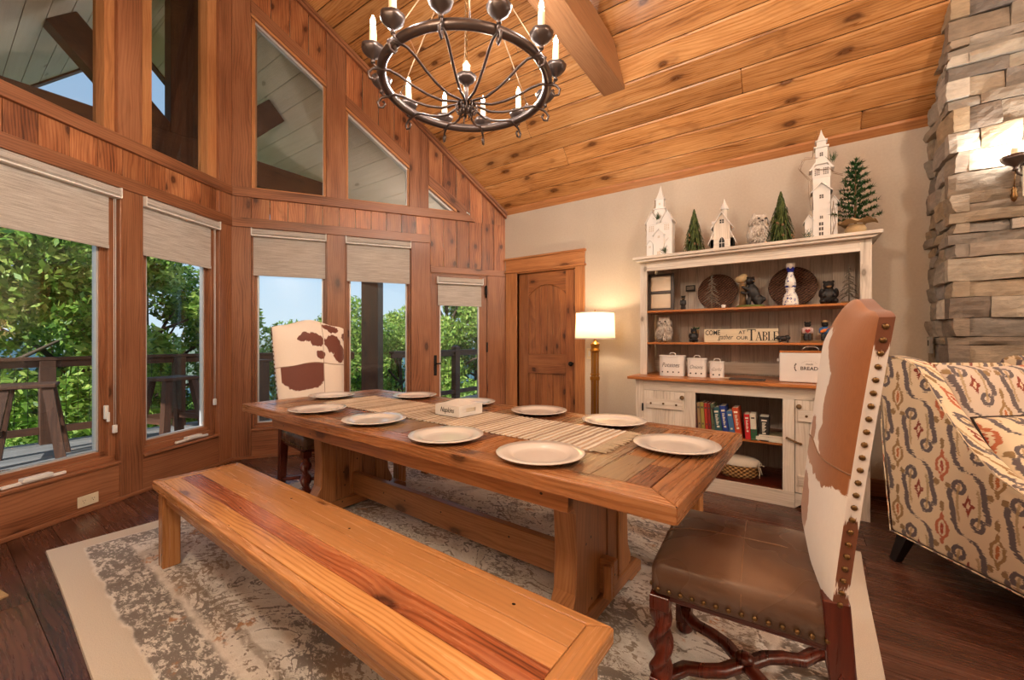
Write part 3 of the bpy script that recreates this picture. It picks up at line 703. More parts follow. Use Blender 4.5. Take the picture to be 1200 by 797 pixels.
for y0, y1 in ((-1.0, RIDGE_Y), (RIDGE_Y, 4.6)):
    V = [(x, y, roofz(y) + dz) for dz in (.03, .12) for x, y in ((-7.7, y0), (6.3, y0), (6.3, y1), (-7.7, y1))]
    b.add(V, [(3, 2, 1, 0), (4, 5, 6, 7), (0, 1, 5, 4), (1, 2, 6, 5), (2, 3, 7, 6), (3, 0, 4, 7)])
struct(b.build('roof', M['timber']))
b = MB()   # frieze board where the ceiling meets the back wall
y0 = YW - .045
V = [(x, y, roofz(y) - .012 - e) for x in (-3.0, .80) for y, e in ((y0, 0), (YW, 0), (YW, .02), (y0, .02))]
b.add(V, [(0, 1, 2, 3), (7, 6, 5, 4), (0, 4, 5, 1), (1, 5, 6, 2), (2, 6, 7, 3), (3, 7, 4, 0)], [[(V[k][0], V[k][1]) for k in f] for f in [(0, 1, 2, 3), (7, 6, 5, 4), (0, 4, 5, 1), (1, 5, 6, 2), (2, 6, 7, 3), (3, 7, 4, 0)]])
struct(b.build('trim_4', M['casing']))
# tie beam
BZ0, BZ1 = 3.44, 3.72
def yroof(z): return YW - (z - roofz(YW)) / SL
b = MB(); yy = lambda z: RIDGE_Y + (RIDGE_Z - z) / SL; yn = lambda z: RIDGE_Y - (RIDGE_Z - z) / SL
b.prism([(yn(BZ0), BZ0), (yy(BZ0), BZ0), (yy(BZ1), BZ1), (yn(BZ1), BZ1)], -1.455, -1.252, lambda a, b_, d: (d, a, b_), (1, 0))
o = b.build('ceiling_beam', M['beam'], bevel=.004); struct(o)
# baseboard on the back wall
b = MB(); b.box(DX1 + .11, .79, YW - .016, YW, 0, .13); struct(b.build('baseboard_back', M['trim'], bevel=.003))
# interior door
w = struct(empty('door_1', ((DX0 + DX1) / 2, YW + .025, 0))); hx = (DX1 - DX0) / 2; b = MB()
b.box(-hx - .03, hx + .03, .045, .07, 0, 2.04); 
b.box(-hx, -hx + .14, 0, .04, 0.01, 2.01); b.box(hx - .14, hx, 0, .04, 0.01, 2.01)
b.box(-hx + .14, hx - .14, 0, .04, .01, .24, grain=0); b.box(-hx + .14, hx - .14, 0, .04, .80, 1.03, grain=0)
n = 16; ar = [(-hx + .14 + (2 * hx - .28) * k / n, 1.73 + .13 * math.sin(PI * k / n) ** .8) for k in range(n + 1)]
b.prism(ar + [(hx - .14, 2.01), (-hx + .14, 2.01)], 0, .04, lambda a, c, d: (a, d, c), (1, 0))
b.build('door_leaf', M['door'], w, bevel=.003)
b = MB(); pw = (2 * hx - .28) / 6
for z0, z1 in ((.24, .80), (1.03, 1.90)):
    for k in range(6): b.box(-hx + .14 + k * pw + .001, -hx + .14 + (k + 1) * pw - .001, .016, .03, z0, z1, grain=2)
b.build('door_panel', M['door'], w, bevel=.003)
b = MB(); b.tube([(hx - .05, 0, .93), (hx - .05, -.035, .93)], [.014, .012]); b.ball((hx - .05, -.055, .93), .027); b.build('door_handle', M['blackiron'], w)
b = MB(); b.box(-.165 - hx, -hx + .0, -.05, -.025, 0, 2.03); b.box(hx - .0, hx + .115, -.05, -.025, 0, 2.03)
b.box(-.165 - hx, hx + .115, -.053, -.025, 2.045, 2.19, grain=0); b.box(-.18 - hx, hx + .13, -.065, -.025, 2.028, 2.047, grain=0); b.box(-.18 - hx, hx + .13, -.07, -.025, 2.19, 2.212, grain=0)
b.box(-hx - .012, -hx + .0, -.045, .05, 0, 2.03); b.box(hx, hx + .012, -.045, .05, 0, 2.03); b.box(-hx, hx, -.045, .05, 2.015, 2.03, grain=0)
b.build('door_casing', M['casing'], w, bevel=.003)
# outlet and switches
t = empty('wall_outlet', frL(1.235, .085, 0), math.atan2(dL.y, dL.x), 'ivory double outlet plate low on the panel under the left windows', 'outlet')
b = MB(); b.box(-.063, .063, -.006, .0, -.037, .037); b.build('cover_plate', M['outlet'], t, bevel=.002)
for sx in (-.028, .028):
    b = MB(); b.box(sx - .017, sx + .017, -.0078, -.0058, -.02, .02); so = b.build('socket', M['outlet'], t, bevel=.001)
    b = MB(); b.box(sx - .008, sx - .006, -.0085, -.0076, .0, .009); b.box(sx + .006, sx + .008, -.0085, -.0076, .0, .009); b.ball((sx, -.0078, -.009), .0025, 8, 6); so2 = b.build('contact_slots', M['ink'], so)
t.rotation_euler.z += PI   # faces the room
t = empty('light_switch', (-1.845, YW, 1.05), 0, 'ivory light switch plate on the beige wall behind the floor lamp', 'light switch')
b = MB(); b.box(-.055, .055, -.006, 0, -.06, .06); b.build('cover_plate', M['outlet'], t, bevel=.002)
b = MB(); b.box(-.035, -.012, -.010, -.005, -.03, .03); b.box(.012, .035, -.010, -.005, -.03, .03); b.build('rocker', M['white_plastic'], t, bevel=.002)

# ------------------------------------------------------------------ stone chimney
CX, CY = .80, 3.68
def stone(b, c0, c1, axis, face, z0, z1, thick, sgn):
    """a rough block: spans c0..c1 along axis, its outer face near 'face'"""
    nu, nv = max(3, int((c1 - c0) / .03)), max(2, int((z1 - z0) / .025)); g = .0022
    out = random.uniform(-.014, .022); tiltu = random.uniform(-.012, .012); tiltv = random.uniform(-.010, .010)
    V = []; F = []
    ph = [random.uniform(0, 6.28) for _ in range(4)]
    for layer in (0, 1):
        for j in range(nv + 1):
            for i in range(nu + 1):
                u, v = i / nu, j / nv; a = c0 + g + (c1 - c0 - 2 * g) * u; z = z0 + g + (z1 - z0 - 2 * g) * v
                edge = (u in (0, 1)) + (v in (0, 1))
                if layer == 0:
                    dd = out + tiltu * (u - .5) * 2 + tiltv * (v - .5) * 2 + random.uniform(-.0035, .0035) + .006 * math.sin(u * 5 + ph[2]) * math.sin(v * 3 + ph[3]) - .0045 * edge
                    a += .0015 * math.sin(z * 40 + ph[0]) * (u in (0, 1)); z += .0025 * math.sin(a * 22 + ph[1]) * (v in (0, 1))
                else: dd = -thick
                d = face - sgn * dd if True else 0
                V.append((a, d, z) if axis == 0 else (d, a, z))
    n = (nu + 1) * (nv + 1); idx = lambda l, i, j: l * n + j * (nu + 1) + i
    for j in range(nv):
        for i in range(nu): F.append((idx(0, i, j), idx(0, i + 1, j), idx(0, i + 1, j + 1), idx(0, i, j + 1)))
    for i in range(nu): F.append((idx(0, i, 0), idx(1, i, 0), idx(1, i + 1, 0), idx(0, i + 1, 0))); F.append((idx(0, i, nv), idx(0, i + 1, nv), idx(1, i + 1, nv), idx(1, i, nv)))
    for j in range(nv): F.append((idx(0, 0, j), idx(0, 0, j + 1), idx(1, 0, j + 1), idx(1, 0, j))); F.append((idx(0, nu, j), idx(1, nu, j), idx(1, nu, j + 1), idx(0, nu, j + 1)))
    b.add(V, F)
b = MB(); z = 0.0
hts = []
while z < 5.2: h = random.choice((.05, .065, .085, .1, .115, .13, .145)); hts.append((z, z + h)); z += h
for ri, (z0, z1) in enumerate(hts):
    odd = ri % 2 == 0; x = CX - .012 if odd else CX + .075
    while x < 2.75:
        w_ = random.uniform(.13, .42); w_ = min(w_, 2.75 - x)
        if z1 - z0 > .11 and random.random() < .35:
            zm = (z0 + z1) / 2 + random.uniform(-.015, .015); stone(b, x, x + w_, 0, CY, z0, zm, .08, 1); stone(b, x, x + w_, 0, CY, zm, z1, .08, 1)
        else: stone(b, x, x + w_, 0, CY, z0, z1, .08, 1)
        x += w_
    y = CY + .078 if odd else CY - .012
    while y < YW + .03:
        w_ = min(random.uniform(.10, .3), YW + .04 - y)
        if w_ < .07: break
        stone(b, y, y + w_, 1, CX, z0, z1, .08, 1); y += w_
o = struct(b.build('chimney', M['stone'])); 
b = MB(); b.box(CX + .03, 2.72, CY + .035, YW + .02, 0, 5.2); bb = b.build('mortar_core', M['mortar'], o)
t = empty('chimney_outlet', (CX - .03, 4.02, 1.165), 0, 'metal cover outlet on the shaded side of the stone chimney', 'outlet')
b = MB(); b.box(-.006, .012, -.035, .035, -.058, .058); b.build('cover_plate', M['chrome'], t, bevel=.002); b = MB(); b.box(-.008, -.005, -.012, .012, -.006, .034); b.build('socket', M['ink'], t)

# ================================================================== OUTSIDE: porch, deck, trees, hills
b = MB()
slope_field(b, lambda y: -7.6, lambda y: wallx(y) - .13, 1, .24, RIDGE_Y, 4.45)
slope_field(b, lambda y: -7.6, lambda y: wallx(y) - .13, -1, .24, -1.0, RIDGE_Y)
struct(b.build('porch_ceiling', M['porchceil']))
TX = -5.8
fX = lambda a, c, d: (TX + d, a, c)
t = struct(empty('porch_truss', (TX, RIDGE_Y, 3.2))); o3 = Vector(t.location)
fT = lambda a, c, d: (d, a - o3.y, c - o3.z)
b = MB(); b.prism([(.0, 3.19), (3.55, 3.19), (3.50, 3.51), (.02, 3.51)], -.1, .1, fT, (1, 0)); b.build('tie_beam', M['timber'], t, bevel=.006)
b = MB(); b.prism([(1.58, 3.51), (1.90, 3.51), (1.90, 5.18), (1.735, 5.33), (1.58, 5.18)], -.1, .1, fT, (0, 1)); b.build('king_post', M['timber'], t, bevel=.006)
for sg_ in (1, -1):
    b = MB(); pts = [(.66, 4.18), (.86, 4.38), (1.58, 3.62), (1.58, 3.51), (1.28, 3.51)]
    pts = [(a if sg_ > 0 else 2 * RIDGE_Y - a - .05, c) for a, c in pts]; b.prism(pts, -.09, .09, fT, (.7, -.7)); b.build('strut', M['timber'], t, bevel=.006)
b = MB()
for y0, y1 in ((-1.0, RIDGE_Y), (RIDGE_Y, 4.5)):
    b.prism([(y0, roofz(y0) - .03), (y1, roofz(y1) - .03), (y1, roofz(y1) + .14), (y0, roofz(y0) + .14)], -7.72, -7.6, lambda a, c, d: (d, a, c), (1, 0))
struct(b.build('trim_5', M['timber']))
# deck floor
deck = [(-3.2, -1.0), (-7.4, -1.0), (-7.4, 2.6), (-5.9, 4.9), (-5.9, 8.2), (-3.0, 8.2), (-3.0, 4.2)]
b = MB(); x = -7.4
while x < -2.9:
    x1 = x + .138
    ylo, yhi = -1.0, 8.2
    xm = (x + x1) / 2
    if xm < -5.9: yhi = 2.6 + (xm + 7.4) / 1.5 * 2.3
    # keep the boards outside of the bay walls
    segs = [(ylo, yhi)]
    if xm > P1.x - .13:
        k = (xm - P1.x + .14); segs = [(ylo, P1.y - k * 1.963), (P1.y + k * 1.503, yhi)]
    for a, c in segs:
        if c - a > .05: b.box(x, x1 - .006, a, c, -.05, -.02, grain=1)
    x = x1
struct(b.build('deck', M['deckwood']))
# railing
def rail_run(A, B, label, posts, bars=True):
    A = Vector(A); B = Vector(B); L = (B - A).length; ang = math.atan2(B.y - A.y, B.x - A.x)
    t = empty('deck_railing', (A.x, A.y, -.02), ang, label, 'railing', 'deck railing runs')
    b = MB(); b.box(0, L, -.07, .07, .98, 1.02); b.build('top_rail', M['timber'], t, bevel=.004)
    b = MB(); b.box(0, L, -.02, .02, .90, .98); b.build('upper_stringer', M['timber'], t)
    b = MB(); b.box(0, L, -.03, .03, .12, .2); b.build('bottom_rail', M['timber'], t)
    b = MB(); k = 0.0
    while k < L: b.box(k, k + .004, -.002, .002, .2, .9); k += .1
    z = .28
    while z < .9: b.box(0, L, -.002, .002, z, z + .004, grain=0); z += .1
    b.build('wire_mesh', M['blackiron'], t)
    for p in posts:
        b = MB(); b.box(p - .065, p + .065, -.065, .065, 0, .98 if not bars else 1.02); pp = b.build('post', M['timber'], t, bevel=.004)
        if not bars:
            b = MB(); b.box(p - .08, p + .08, -.08, .08, 1.06, 1.08); b.lathe([(.095, 1.08), (.04, 1.11), (.0, 1.12)], 4, Matrix.Translation((p, 0, 0)) @ Matrix.Rotation(PI / 4, 4, 'Z'), smooth=False); b.box(p - .065, p + .065, -.065, .065, .98, 1.06); b.build('post_cap', M['timber'], pp)
rail_run((-7.25, -1.0), (-7.25, 2.5), 'dark deck railing with wire mesh outside the two left windows', (.05, 1.85, 3.1))
rail_run((-7.20, 2.62), (-6.08, 4.14), 'dark deck railing behind the cowhide chair at the far table end', (.08,))
rail_run((-5.80, 4.68), (-5.75, 8.1), 'dark deck railing with a capped post seen through the glass door', (1.62, 3.3), False)
t = empty('porch_post', (-5.95, 4.40, -.02), .6, 'thick dark timber porch post on the deck beyond the window left of the glass door', 'post')
b = MB(); b.box(-.14, .14, -.14, .14, 0, roofz(4.58) + .0); b.build('post_shaft', M['timber'], t, bevel=.006); b = MB(); b.box(-.165, .165, -.165, .165, 0, .16, grain=2); b.build('post_base', M['timber'], t, bevel=.006)
t = empty('porch_post', (-6.1, 2.62, -.02), .5, 'dark boxed timber stub post behind the left edge of the far cowhide chair', 'post')
b = MB(); b.box(-.12, .12, -.12, .12, 0, .92); b.build('post_shaft', M['timber'], t, bevel=.006); b = MB(); b.box(-.14, .14, -.14, .14, .92, .95, grain=0); b.build('post_cap', M['timber'], t, bevel=.004)
def stool(loc, rz, label):
    t = empty('deck_stool', loc, rz, label, 'stool', 'dark wooden deck stools')
    b = MB(); b.box(-.2, .2, -.2, .2, .74, .78); b.build('seat', M['timber'], t, bevel=.008)
    for sx in (-1, 1):
        for sy in (-1, 1):
            b = MB(); b.tube([(sx * .24, sy * .24, 0), (sx * .14, sy * .14, .74)], .045, sec=[(-.8, -.8), (.8, -.8), (.8, .8), (-.8, .8)], smooth=False); b.build('leg', M['timber'], t)
    for s in (-1, 1): b = MB(); b.box(-.2, .2, s * .2 - .015, s * .2 + .015, .25, .31, grain=0); b.build('footrest', M['timber'], t)
stool((-6.15, 1.72, -.02), .3, 'dark deck stool outside the window left of the room corner'); stool((-6.35, .62, -.02), -.2, 'dark deck stool outside the largest left window')
# ground, hills
def hill(name, label_kind, x0, x1, y0, y1, n, fz, mat):
    b = MB(); b.grid(lambda u, v: (x0 + (x1 - x0) * u, y0 + (y1 - y0) * v, fz(x0 + (x1 - x0) * u, y0 + (y1 - y0) * v)), n, n); return struct(b.build(name, mat))
m = Mat('forested ground'); x, y, z = m.coord('Object'); n = m.noise(m.vec(x, y, z), .9, 5, .7); n2 = m.noise(m.vec(x, y, z), .12, 2)
m.set(color=m.ramp(n * .7 + n2 * .3, [(.3, rgb(44, 64, 26)), (.5, rgb(84, 108, 44)), (.7, rgb(128, 144, 66))]), rough=.95); m.bump(n, 1, .6); gm = m.m
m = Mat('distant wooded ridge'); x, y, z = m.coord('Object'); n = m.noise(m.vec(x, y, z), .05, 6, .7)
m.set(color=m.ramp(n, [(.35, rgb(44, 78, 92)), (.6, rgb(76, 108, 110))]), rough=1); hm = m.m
hill('ground', '', -70, -2, -60, 80, 40, lambda x, y: -2.6 + (x + 7) * .12 + .7 * math.sin(x * .5) * math.sin(y * .37), gm)
hill('hills', '', -420, -170, -300, 420, 60, lambda x, y: -60 + 66 * math.exp(-((x + 300) / 70) ** 2) * (.72 + .2 * math.sin(y * .021 + 2.0) + .10 * math.sin(y * .057)) + 2 * math.sin(x * .1) * math.sin(y * .13), hm)
# trees
def leaves(n, clusters, size, seed):
    r = np.random.default_rng(seed); C = np.array([c[:3] for c in clusters]); Rr = np.array([c[3] for c in clusters])
    k = r.choice(len(C), n, p=Rr ** 2 / np.sum(Rr ** 2)); d = r.normal(size=(n, 3)); d /= np.linalg.norm(d, axis=1)[:, None]
    p = C[k] + d * (Rr[k] * (r.random(n) ** .35))[:, None]
    a = r.normal(size=(n, 3)); a /= np.linalg.norm(a, axis=1)[:, None]; q = np.cross(a, r.normal(size=(n, 3))); q /= np.linalg.norm(q, axis=1)[:, None]
    s = (size * r.uniform(.6, 1.3, n))[:, None]
    V = np.stack([p - a * s, p + q * s * .42, p + a * s, p - q * s * .42], 1).reshape(-1, 3)
    F = np.arange(4 * n).reshape(-1, 4)
    return V, F
def mesh_np(name, V, F, mat):
    me = bpy.data.meshes.new(name); me.vertices.add(len(V)); me.vertices.foreach_set('co', V.ravel().astype(np.float32)); me.loops.add(F.size); me.loops.foreach_set('vertex_index', F.ravel().astype(np.int32))
    me.polygons.add(len(F)); me.polygons.foreach_set('loop_start', (np.arange(len(F)) * F.shape[1]).astype(np.int32)); me.polygons.foreach_set('loop_total', np.full(len(F), F.shape[1], dtype=np.int32)); me.update(calc_edges=True); me.materials.append(mat); return me
def tree_proto(seed, h, w, n, size, mat, lean=0):
    r = random.Random(seed); cl = []; b = MB(); b.tube([(0, 0, 0), (lean * .3, 0, h * .3), (lean * .5, .1, h * .6), (lean, 0, h * .92)], [.16, .13, .08, .02], 7)
    for i in range(26):
        z = h * (.18 + .78 * i / 25); rad = w * (1 - abs((z / h) - .5) ** 1.7 * 1.9) * r.uniform(.45, 1); a = i * 2.4 + r.random()
        e = (rad * math.cos(a), rad * math.sin(a), z + r.uniform(-.2, .4)); cl.append((e[0], e[1], e[2], r.uniform(.35, .75) * w * .42))
        b.tube([(lean * z / h * .6, 0, z * .8), (e[0] * .5, e[1] * .5, z * .92), e], [.05, .035, .01], 5)
    return b, mesh_np('leaf_crown', *leaves(n, cl, size, seed), mat)
TREES = [tree_proto(3, 9, 2.6, 34000, .075, M['leaf']), tree_proto(5, 7.5, 2.2, 26000, .07, M['leaf2']), tree_proto(9, 6, 2.4, 26000, .065, M['leaf'])]
TM = []
for b, cm in TREES:
    o = b.build('t', M['bark']); me = o.data; bpy.data.objects.remove(o); TM.append((me, cm))
def tree(k, x, y, z, s, rz, label):
    t = empty('broadleaf_tree', (x, y, z), rz, label, 'tree', 'trees beyond the deck'); t.scale = (s, s, s)
    for nm, me in (('trunk', TM[k][0]), ('leaf_crown', TM[k][1])):
        o = bpy.data.objects.new(nm, me); COL.objects.link(o); o.parent = t
tl = [(0, -10.4, -.2, -4.3, 1.05, 0, 'tall leafy tree filling the left part of the largest left window'),
      (1, -10.8, 1.7, -4.4, 1.12, 1, 'bright leafy tree seen at the right side of the largest left window'),
      (0, -12.0, 2.9, -5.2, .92, 2, 'leafy tree at the left side of the window left of the room corner'),
      (2, -10.5, 4.9, -4.4, .72, 3, 'low bushy tree beyond the railing, right part of the window left of the corner'),
      (2, -12.0, 7.6, -4.8, 1.14, 4, 'green tree just left of the cowhide chair at the far table end'),
      (1, -11.5, 9.6, -4.6, .90, 5, 'tree beyond the window above the top of the far cowhide chair'),
      (1, -10.5, 11.0, -4.5, 1.12, 1.3, 'sunlit tree left of the dark porch post'),
      (0, -11.3, 13.6, -4.9, 1.02, .4, 'sunlit tree right of the dark porch post'),
      (2, -9.9, 15.6, -4.2, .95, 2.2, 'leafy tree at the left side of the glass deck door'),
      (1, -8.2, 17.0, -4.4, .90, 2.9, 'leafy tree at the right side of the glass deck door'),
      (2, -9.0, 1.0, -4.8, .74, 1.9, 'low bush just under the rail outside the largest left window'),
      (2, -9.6, 6.4, -4.6, .68, 5.1, 'low bush behind the corner of the deck railing'),
      (2, -16, 6.0, -6.0, .9, 5.5, 'distant tree behind the window left of the room corner'), (0, -18, 13, -7, .95, .7, 'distant tree behind the far cowhide chair')]
for a in tl: tree(*a)

# fill lanterns added to brighten the porch ceiling, unseen behind the window posts
for i, (fr, s, lb) in enumerate(((frG, .957, 'added unseen fill lantern on the outer wall between the cowhide chair window and its neighbour'), (frL, .94, 'added unseen fill lantern on the outer wall between the two left windows'), (frG, 1.865, 'added unseen fill lantern on the outer wall beside the glass deck door'))):
    p = Vector(fr(s, 2.36, -.20)); t = empty('fill_lantern', p, 0, lb, 'lantern', 'added fill lanterns on the outer porch wall')
    b = MB(); b.lathe([(.05, -.11), (.055, -.10), (.055, -.095)], 4, smooth=False); b.lathe([(.075, .09), (.03, .13), (.0, .14)], 4, smooth=False)
    for k in range(4): a = k * PI / 2; b.tube([(.052 * math.cos(a), .052 * math.sin(a), -.10), (.06 * math.cos(a), .06 * math.sin(a), .09)], .004, 4)
    q = Vector(fr(s, 2.36, -.12)) - p; b.tube([(0, 0, .135), tuple(q + Vector((0, 0, .135)))], .008, 6); b.build('fill_lantern_frame', M['blackiron'], t)
    add_light('lantern_fill', 'POINT', p, PORCH_FILL, (1, .93, .84), shadow_soft_size=.035)

# ================================================================== FURNITURE
YAW = R(-2.3)
# ---- rug
RUGT = .014
t = empty('area_rug', (-1.585, 1.70, 0), YAW, 'large cream and grey distressed oriental rug under the dining table', 'rug')
b = MB(); n = 90
def rugf(u, v):
    x = -1.83 + 3.66 * u; y = -1.37 + 2.74 * v; return (x + .002 * math.sin(y * 5), y + .002 * math.sin(x * 4), RUGT)
b.grid(rugf, n, n, smooth=True)
edge = [(rugf(k / n, 0)) for k in range(n)] + [rugf(1, k / n) for k in range(n)] + [rugf(1 - k / n, 1) for k in range(n)] + [rugf(0, 1 - k / n) for k in range(n)]
m_ = len(edge); b.add([(x, y, RUGT) for x, y, z in edge] + [(x * 1.0015, y * 1.0015, .001) for x, y, z in edge], [(i, (i + 1) % m_, m_ + (i + 1) % m_, m_ + i) for i in range(m_)])
b.build('pile', M['rug'], t, fix=False)
t['kind'] = 'thing'; del t['kind']
ZR = RUGT     # furniture on the rug stands at this height

# ---- dining table
TL, TW, TZ, TT = 2.90, 1.075, .76, .055
tab = empty('dining_table', (-1.68, 1.738, ZR), R(-2.6), 'long reclaimed wood trestle dining table set with white plates', 'table')
Z = TZ - ZR; b = MB(); fw = .105; hl, hw = TL / 2, TW / 2
fz = lambda a, c, d: (a, c, d)
for s in (-1, 1):
    b.prism([(-hl, s * hw), (hl, s * hw), (hl - fw, s * (hw - fw)), (-hl + fw, s * (hw - fw))], Z - TT, Z, fz, (1, 0))
    b.prism([(s * hl, -hw), (s * hl, hw), (s * (hl - fw), hw - fw), (s * (hl - fw), -hw + fw)], Z - TT, Z, fz, (0, 1))
b.build('table_edge_frame', M['tableframe'], tab, bevel=.006, seg=2)
b = MB(); x = -hl + fw + .001
while x < hl - fw - .02:
    w_ = random.choice((.12, .14, .17, .20, .15)); x1 = min(x + w_, hl - fw - .001)
    if hl - fw - x1 < .05: x1 = hl - fw - .001
    cuts = [-hw + fw + .001]
    if random.random() < .55: cuts.append(random.uniform(-.25, .25))
    cuts.append(hw - fw - .001)
    for y0, y1 in zip(cuts, cuts[1:]): b.cur = random.choice((0, 0, 0, 1, 2, 2)); b.box(x, x1 - .002, y0, y1 - .0015, Z - .03, Z - .0005 - random.random() * .0012, grain=1)
    x = x1
b.build('tabletop', [M['table'], M['table_grey'], M['table_dark']], tab, bevel=.0015)
b = MB(); b.box(-hl + .34, hl - .36, -hw + .055, -hw + .095, Z - TT - .075, Z - TT); b.box(-hl + .34, hl - .36, hw - .095, hw - .055, Z - TT - .075, Z - TT)
b.build('apron', M['leg'], tab, bevel=.003)
for k, sx in enumerate((-1, 1)):
    X0 = sx * (hl - .50)
    b = MB(); b.box(X0 - .05, X0 + .05, -.47, .47, Z - TT - .075, Z - TT, grain=1); b.build('cleat', M['leg'], tab, bevel=.004)
    def flare(s, h0, h1):
        o_ = []; y0 = .155; y1 = .265
        prof = [(y1, h0), (y1 + .035, h0 + .02), (y1 + .035, h0 + .05), (y1 - .0, h0 + .12), (y1 - .01, (h0 + h1) / 2), (y1, h1 - .10), (y1 + .03, h1 - .05), (y1 + .03, h1)]
        return [(s * y0, h0)] + [(s * a, c) for a, c in prof] + [(s * y0, h1)]
    fr_ = lambda a, c, d: (X0 + d, a, c)
    for s in (-1, 1):
        b = MB(); b.prism(flare(s, .085, Z - TT - .075), -.05, .05, fr_, (0, 1)); b.build('leg', M['leg'], tab, bevel=.004)
    b = MB(); b.box(X0 - .04, X0 + .04, -.153, -.052, .085, Z - TT - .075); b.box(X0 - .04, X0 + .04, .052, .153, .085, Z - TT - .075); b.box(X0 - .035, X0 + .035, -.05, .05, .085, Z - TT - .075)
    b.build('pedestal_panel', M['leg'], tab, bevel=.003)
    b = MB(); b.prism([(-.43, 0), (-.30, 0), (-.27, .02), (.27, .02), (.30, 0), (.43, 0), (.43, .05), (.37, .085), (-.37, .085), (-.43, .05)], -.055, .055, fr_, (1, 0)); b.build('foot', M['leg'], tab, bevel=.004)
b = MB(); b.box(-hl + .40, hl - .40, -.022, .022, .095, .245); st = b.build('stretcher', M['leg'], tab, bevel=.004)
for sx in (-1, 1):
    b = MB(); X0 = sx * (hl - .42); b.box(X0 - .018, X0 + .018, -.045, -.023, .09, .23, grain=2); b.build('tusk_peg', M['leg'], st, bevel=.003)
# things on the table: table frame -> world
TM_ = Matrix.Translation((-1.68, 1.738, 0)) @ Matrix.Rotation(R(-2.6), 4, 'Z')
def on_table(x, y, z=TZ): return TM_ @ Vector((x, y, z))
def tloc(X_, Y_): return TM_.inverted() @ Vector((X_, Y_, 0))
# ---- runner
t = empty('table_runner', on_table(.06, 0.02, TZ), R(-2.6), 'striped natural jute table runner with a fringed end lying along the table', 'table runner')
b = MB(); nx = 180
b.grid(lambda u, v: (-1.05 + 2.02 * u, -.205 + .41 * v, .0055 + .0018 * math.sin(u * 2.02 * 196)), nx * 2, 6)
b.grid(lambda u, v: (-1.05 + 2.02 * u, -.205 + .41 * v, .0008), 40, 2)
for s in (-1, 1): b.grid(lambda u, v: (-1.05 + 2.02 * u, s * .205, .0008 + v * (.0047 + .0018 * math.sin(u * 2.02 * 196))), nx * 2, 1)
b.build('woven_panel', M['runner'], t, fix=False)
for ex, dr in ((.97, 1), (-1.05, -1)):
    b = MB()
    for k in range(30):
        y = -.20 + .4 * k / 29; j = random.uniform(-.008, .008)
        b.tube([(ex - dr * .006, y, .005), (ex + dr * .03, y + j * .5, .004), (ex + dr * random.uniform(.05, .068), y + j, .0025)], [.0035, .0025, .002], 5)
    o = b.build('fringe', M['fringe'], t); o['kind'] = 'stuff'
# ---- plates
prof = [(0.0, .006), (.06, .006), (.098, .0065), (.108, .009), (.118, .0165), (.140, .0185), (.1655, .0225), (.1665, .021), (.164, .018), (.12, .0105), (.108, .003), (.07, .0012), (.066, .0), (0, .0)]
b = MB(); b.lathe(prof, 64, cap=False); plate0 = b.build('dinner_plate', M['ceramic'])
PL = [(-.40, 1.748, 'white plate at the near right end of the table, before the foreground cowhide chair'),
      (-.789, 1.326, 'white plate on the bench side, nearest the front right corner of the table'),
      (-1.283, 1.337, 'white plate on the bench side, second from the right, directly before the napkin box'),
      (-1.86, 1.389, 'white plate on the bench side, third from the right'),
      (-2.43, 1.398, 'white plate on the bench side, nearest the left corner of the table'),
      (-2.93, 1.80, 'white plate at the far left end before the far cowhide chair'),
      (-2.41, 2.165, 'white plate on the far side, first from the windows'),
      (-1.83, 2.15, 'white plate on the far side, partly hidden behind the napkin box'),
      (-1.27, 2.12, 'white plate on the far side, in line with the wooden door'),
      (-.79, 2.085, 'white plate on the far side in front of the hutch, catching the lamp glare')]
for i, (x, y, lb) in enumerate(PL):
    o = plate0 if i == 0 else plate0.copy()
    if i: COL.objects.link(o)
    o.location = (x, y, TZ + .0002); tagit(o, lb, 'plate', 'white plates set around the table')
# ---- napkin box
t = empty('napkin_box', (-1.625, 1.80, TZ + .008), R(-2.6), 'white wooden napkin box with black script standing on the runner', 'napkin box')
b = MB(); hb = .097
b.box(-hb, hb, -hb, -hb + .007, 0, .062, grain=0); b.box(-hb, hb, hb - .007, hb, 0, .062, grain=0)
for s in (-1, 1):
    b.box(min(s * hb, s * (hb - .007)), max(s * hb, s * (hb - .007)), -hb + .007, hb - .007, 0, .022, grain=1); b.box(min(s * hb, s * (hb - .007)), max(s * hb, s * (hb - .007)), -hb + .007, hb - .007, .044, .062, grain=1)
    b.box(min(s * hb, s * (hb - .007)), max(s * hb, s * (hb - .007)), -hb + .007, -.04, .022, .044, grain=1); b.box(min(s * hb, s * (hb - .007)), max(s * hb, s * (hb - .007)), .04, hb - .007, .022, .044, grain=1)
b.box(-hb, hb, -hb, hb, 0, .004); b.build('box', M['white_paint'], t, bevel=.001)
b = MB(); b.box(-.085, .085, -.085, .085, .006, .05); b.build('napkin_stack', M['paper'], t)
b = MB(); b.lathe([(.128, .062), (.10, .064), (.02, .086), (.0, .087)], 4, Matrix.Rotation(PI / 4, 4, 'Z'), smooth=False); b.build('lid', M['white_paint'], t)
text_mesh('lettering', 'Napkins', .042, M['ink'], t, face_front(0, -hb - .0006, .034), shear=.35, xs=.8)

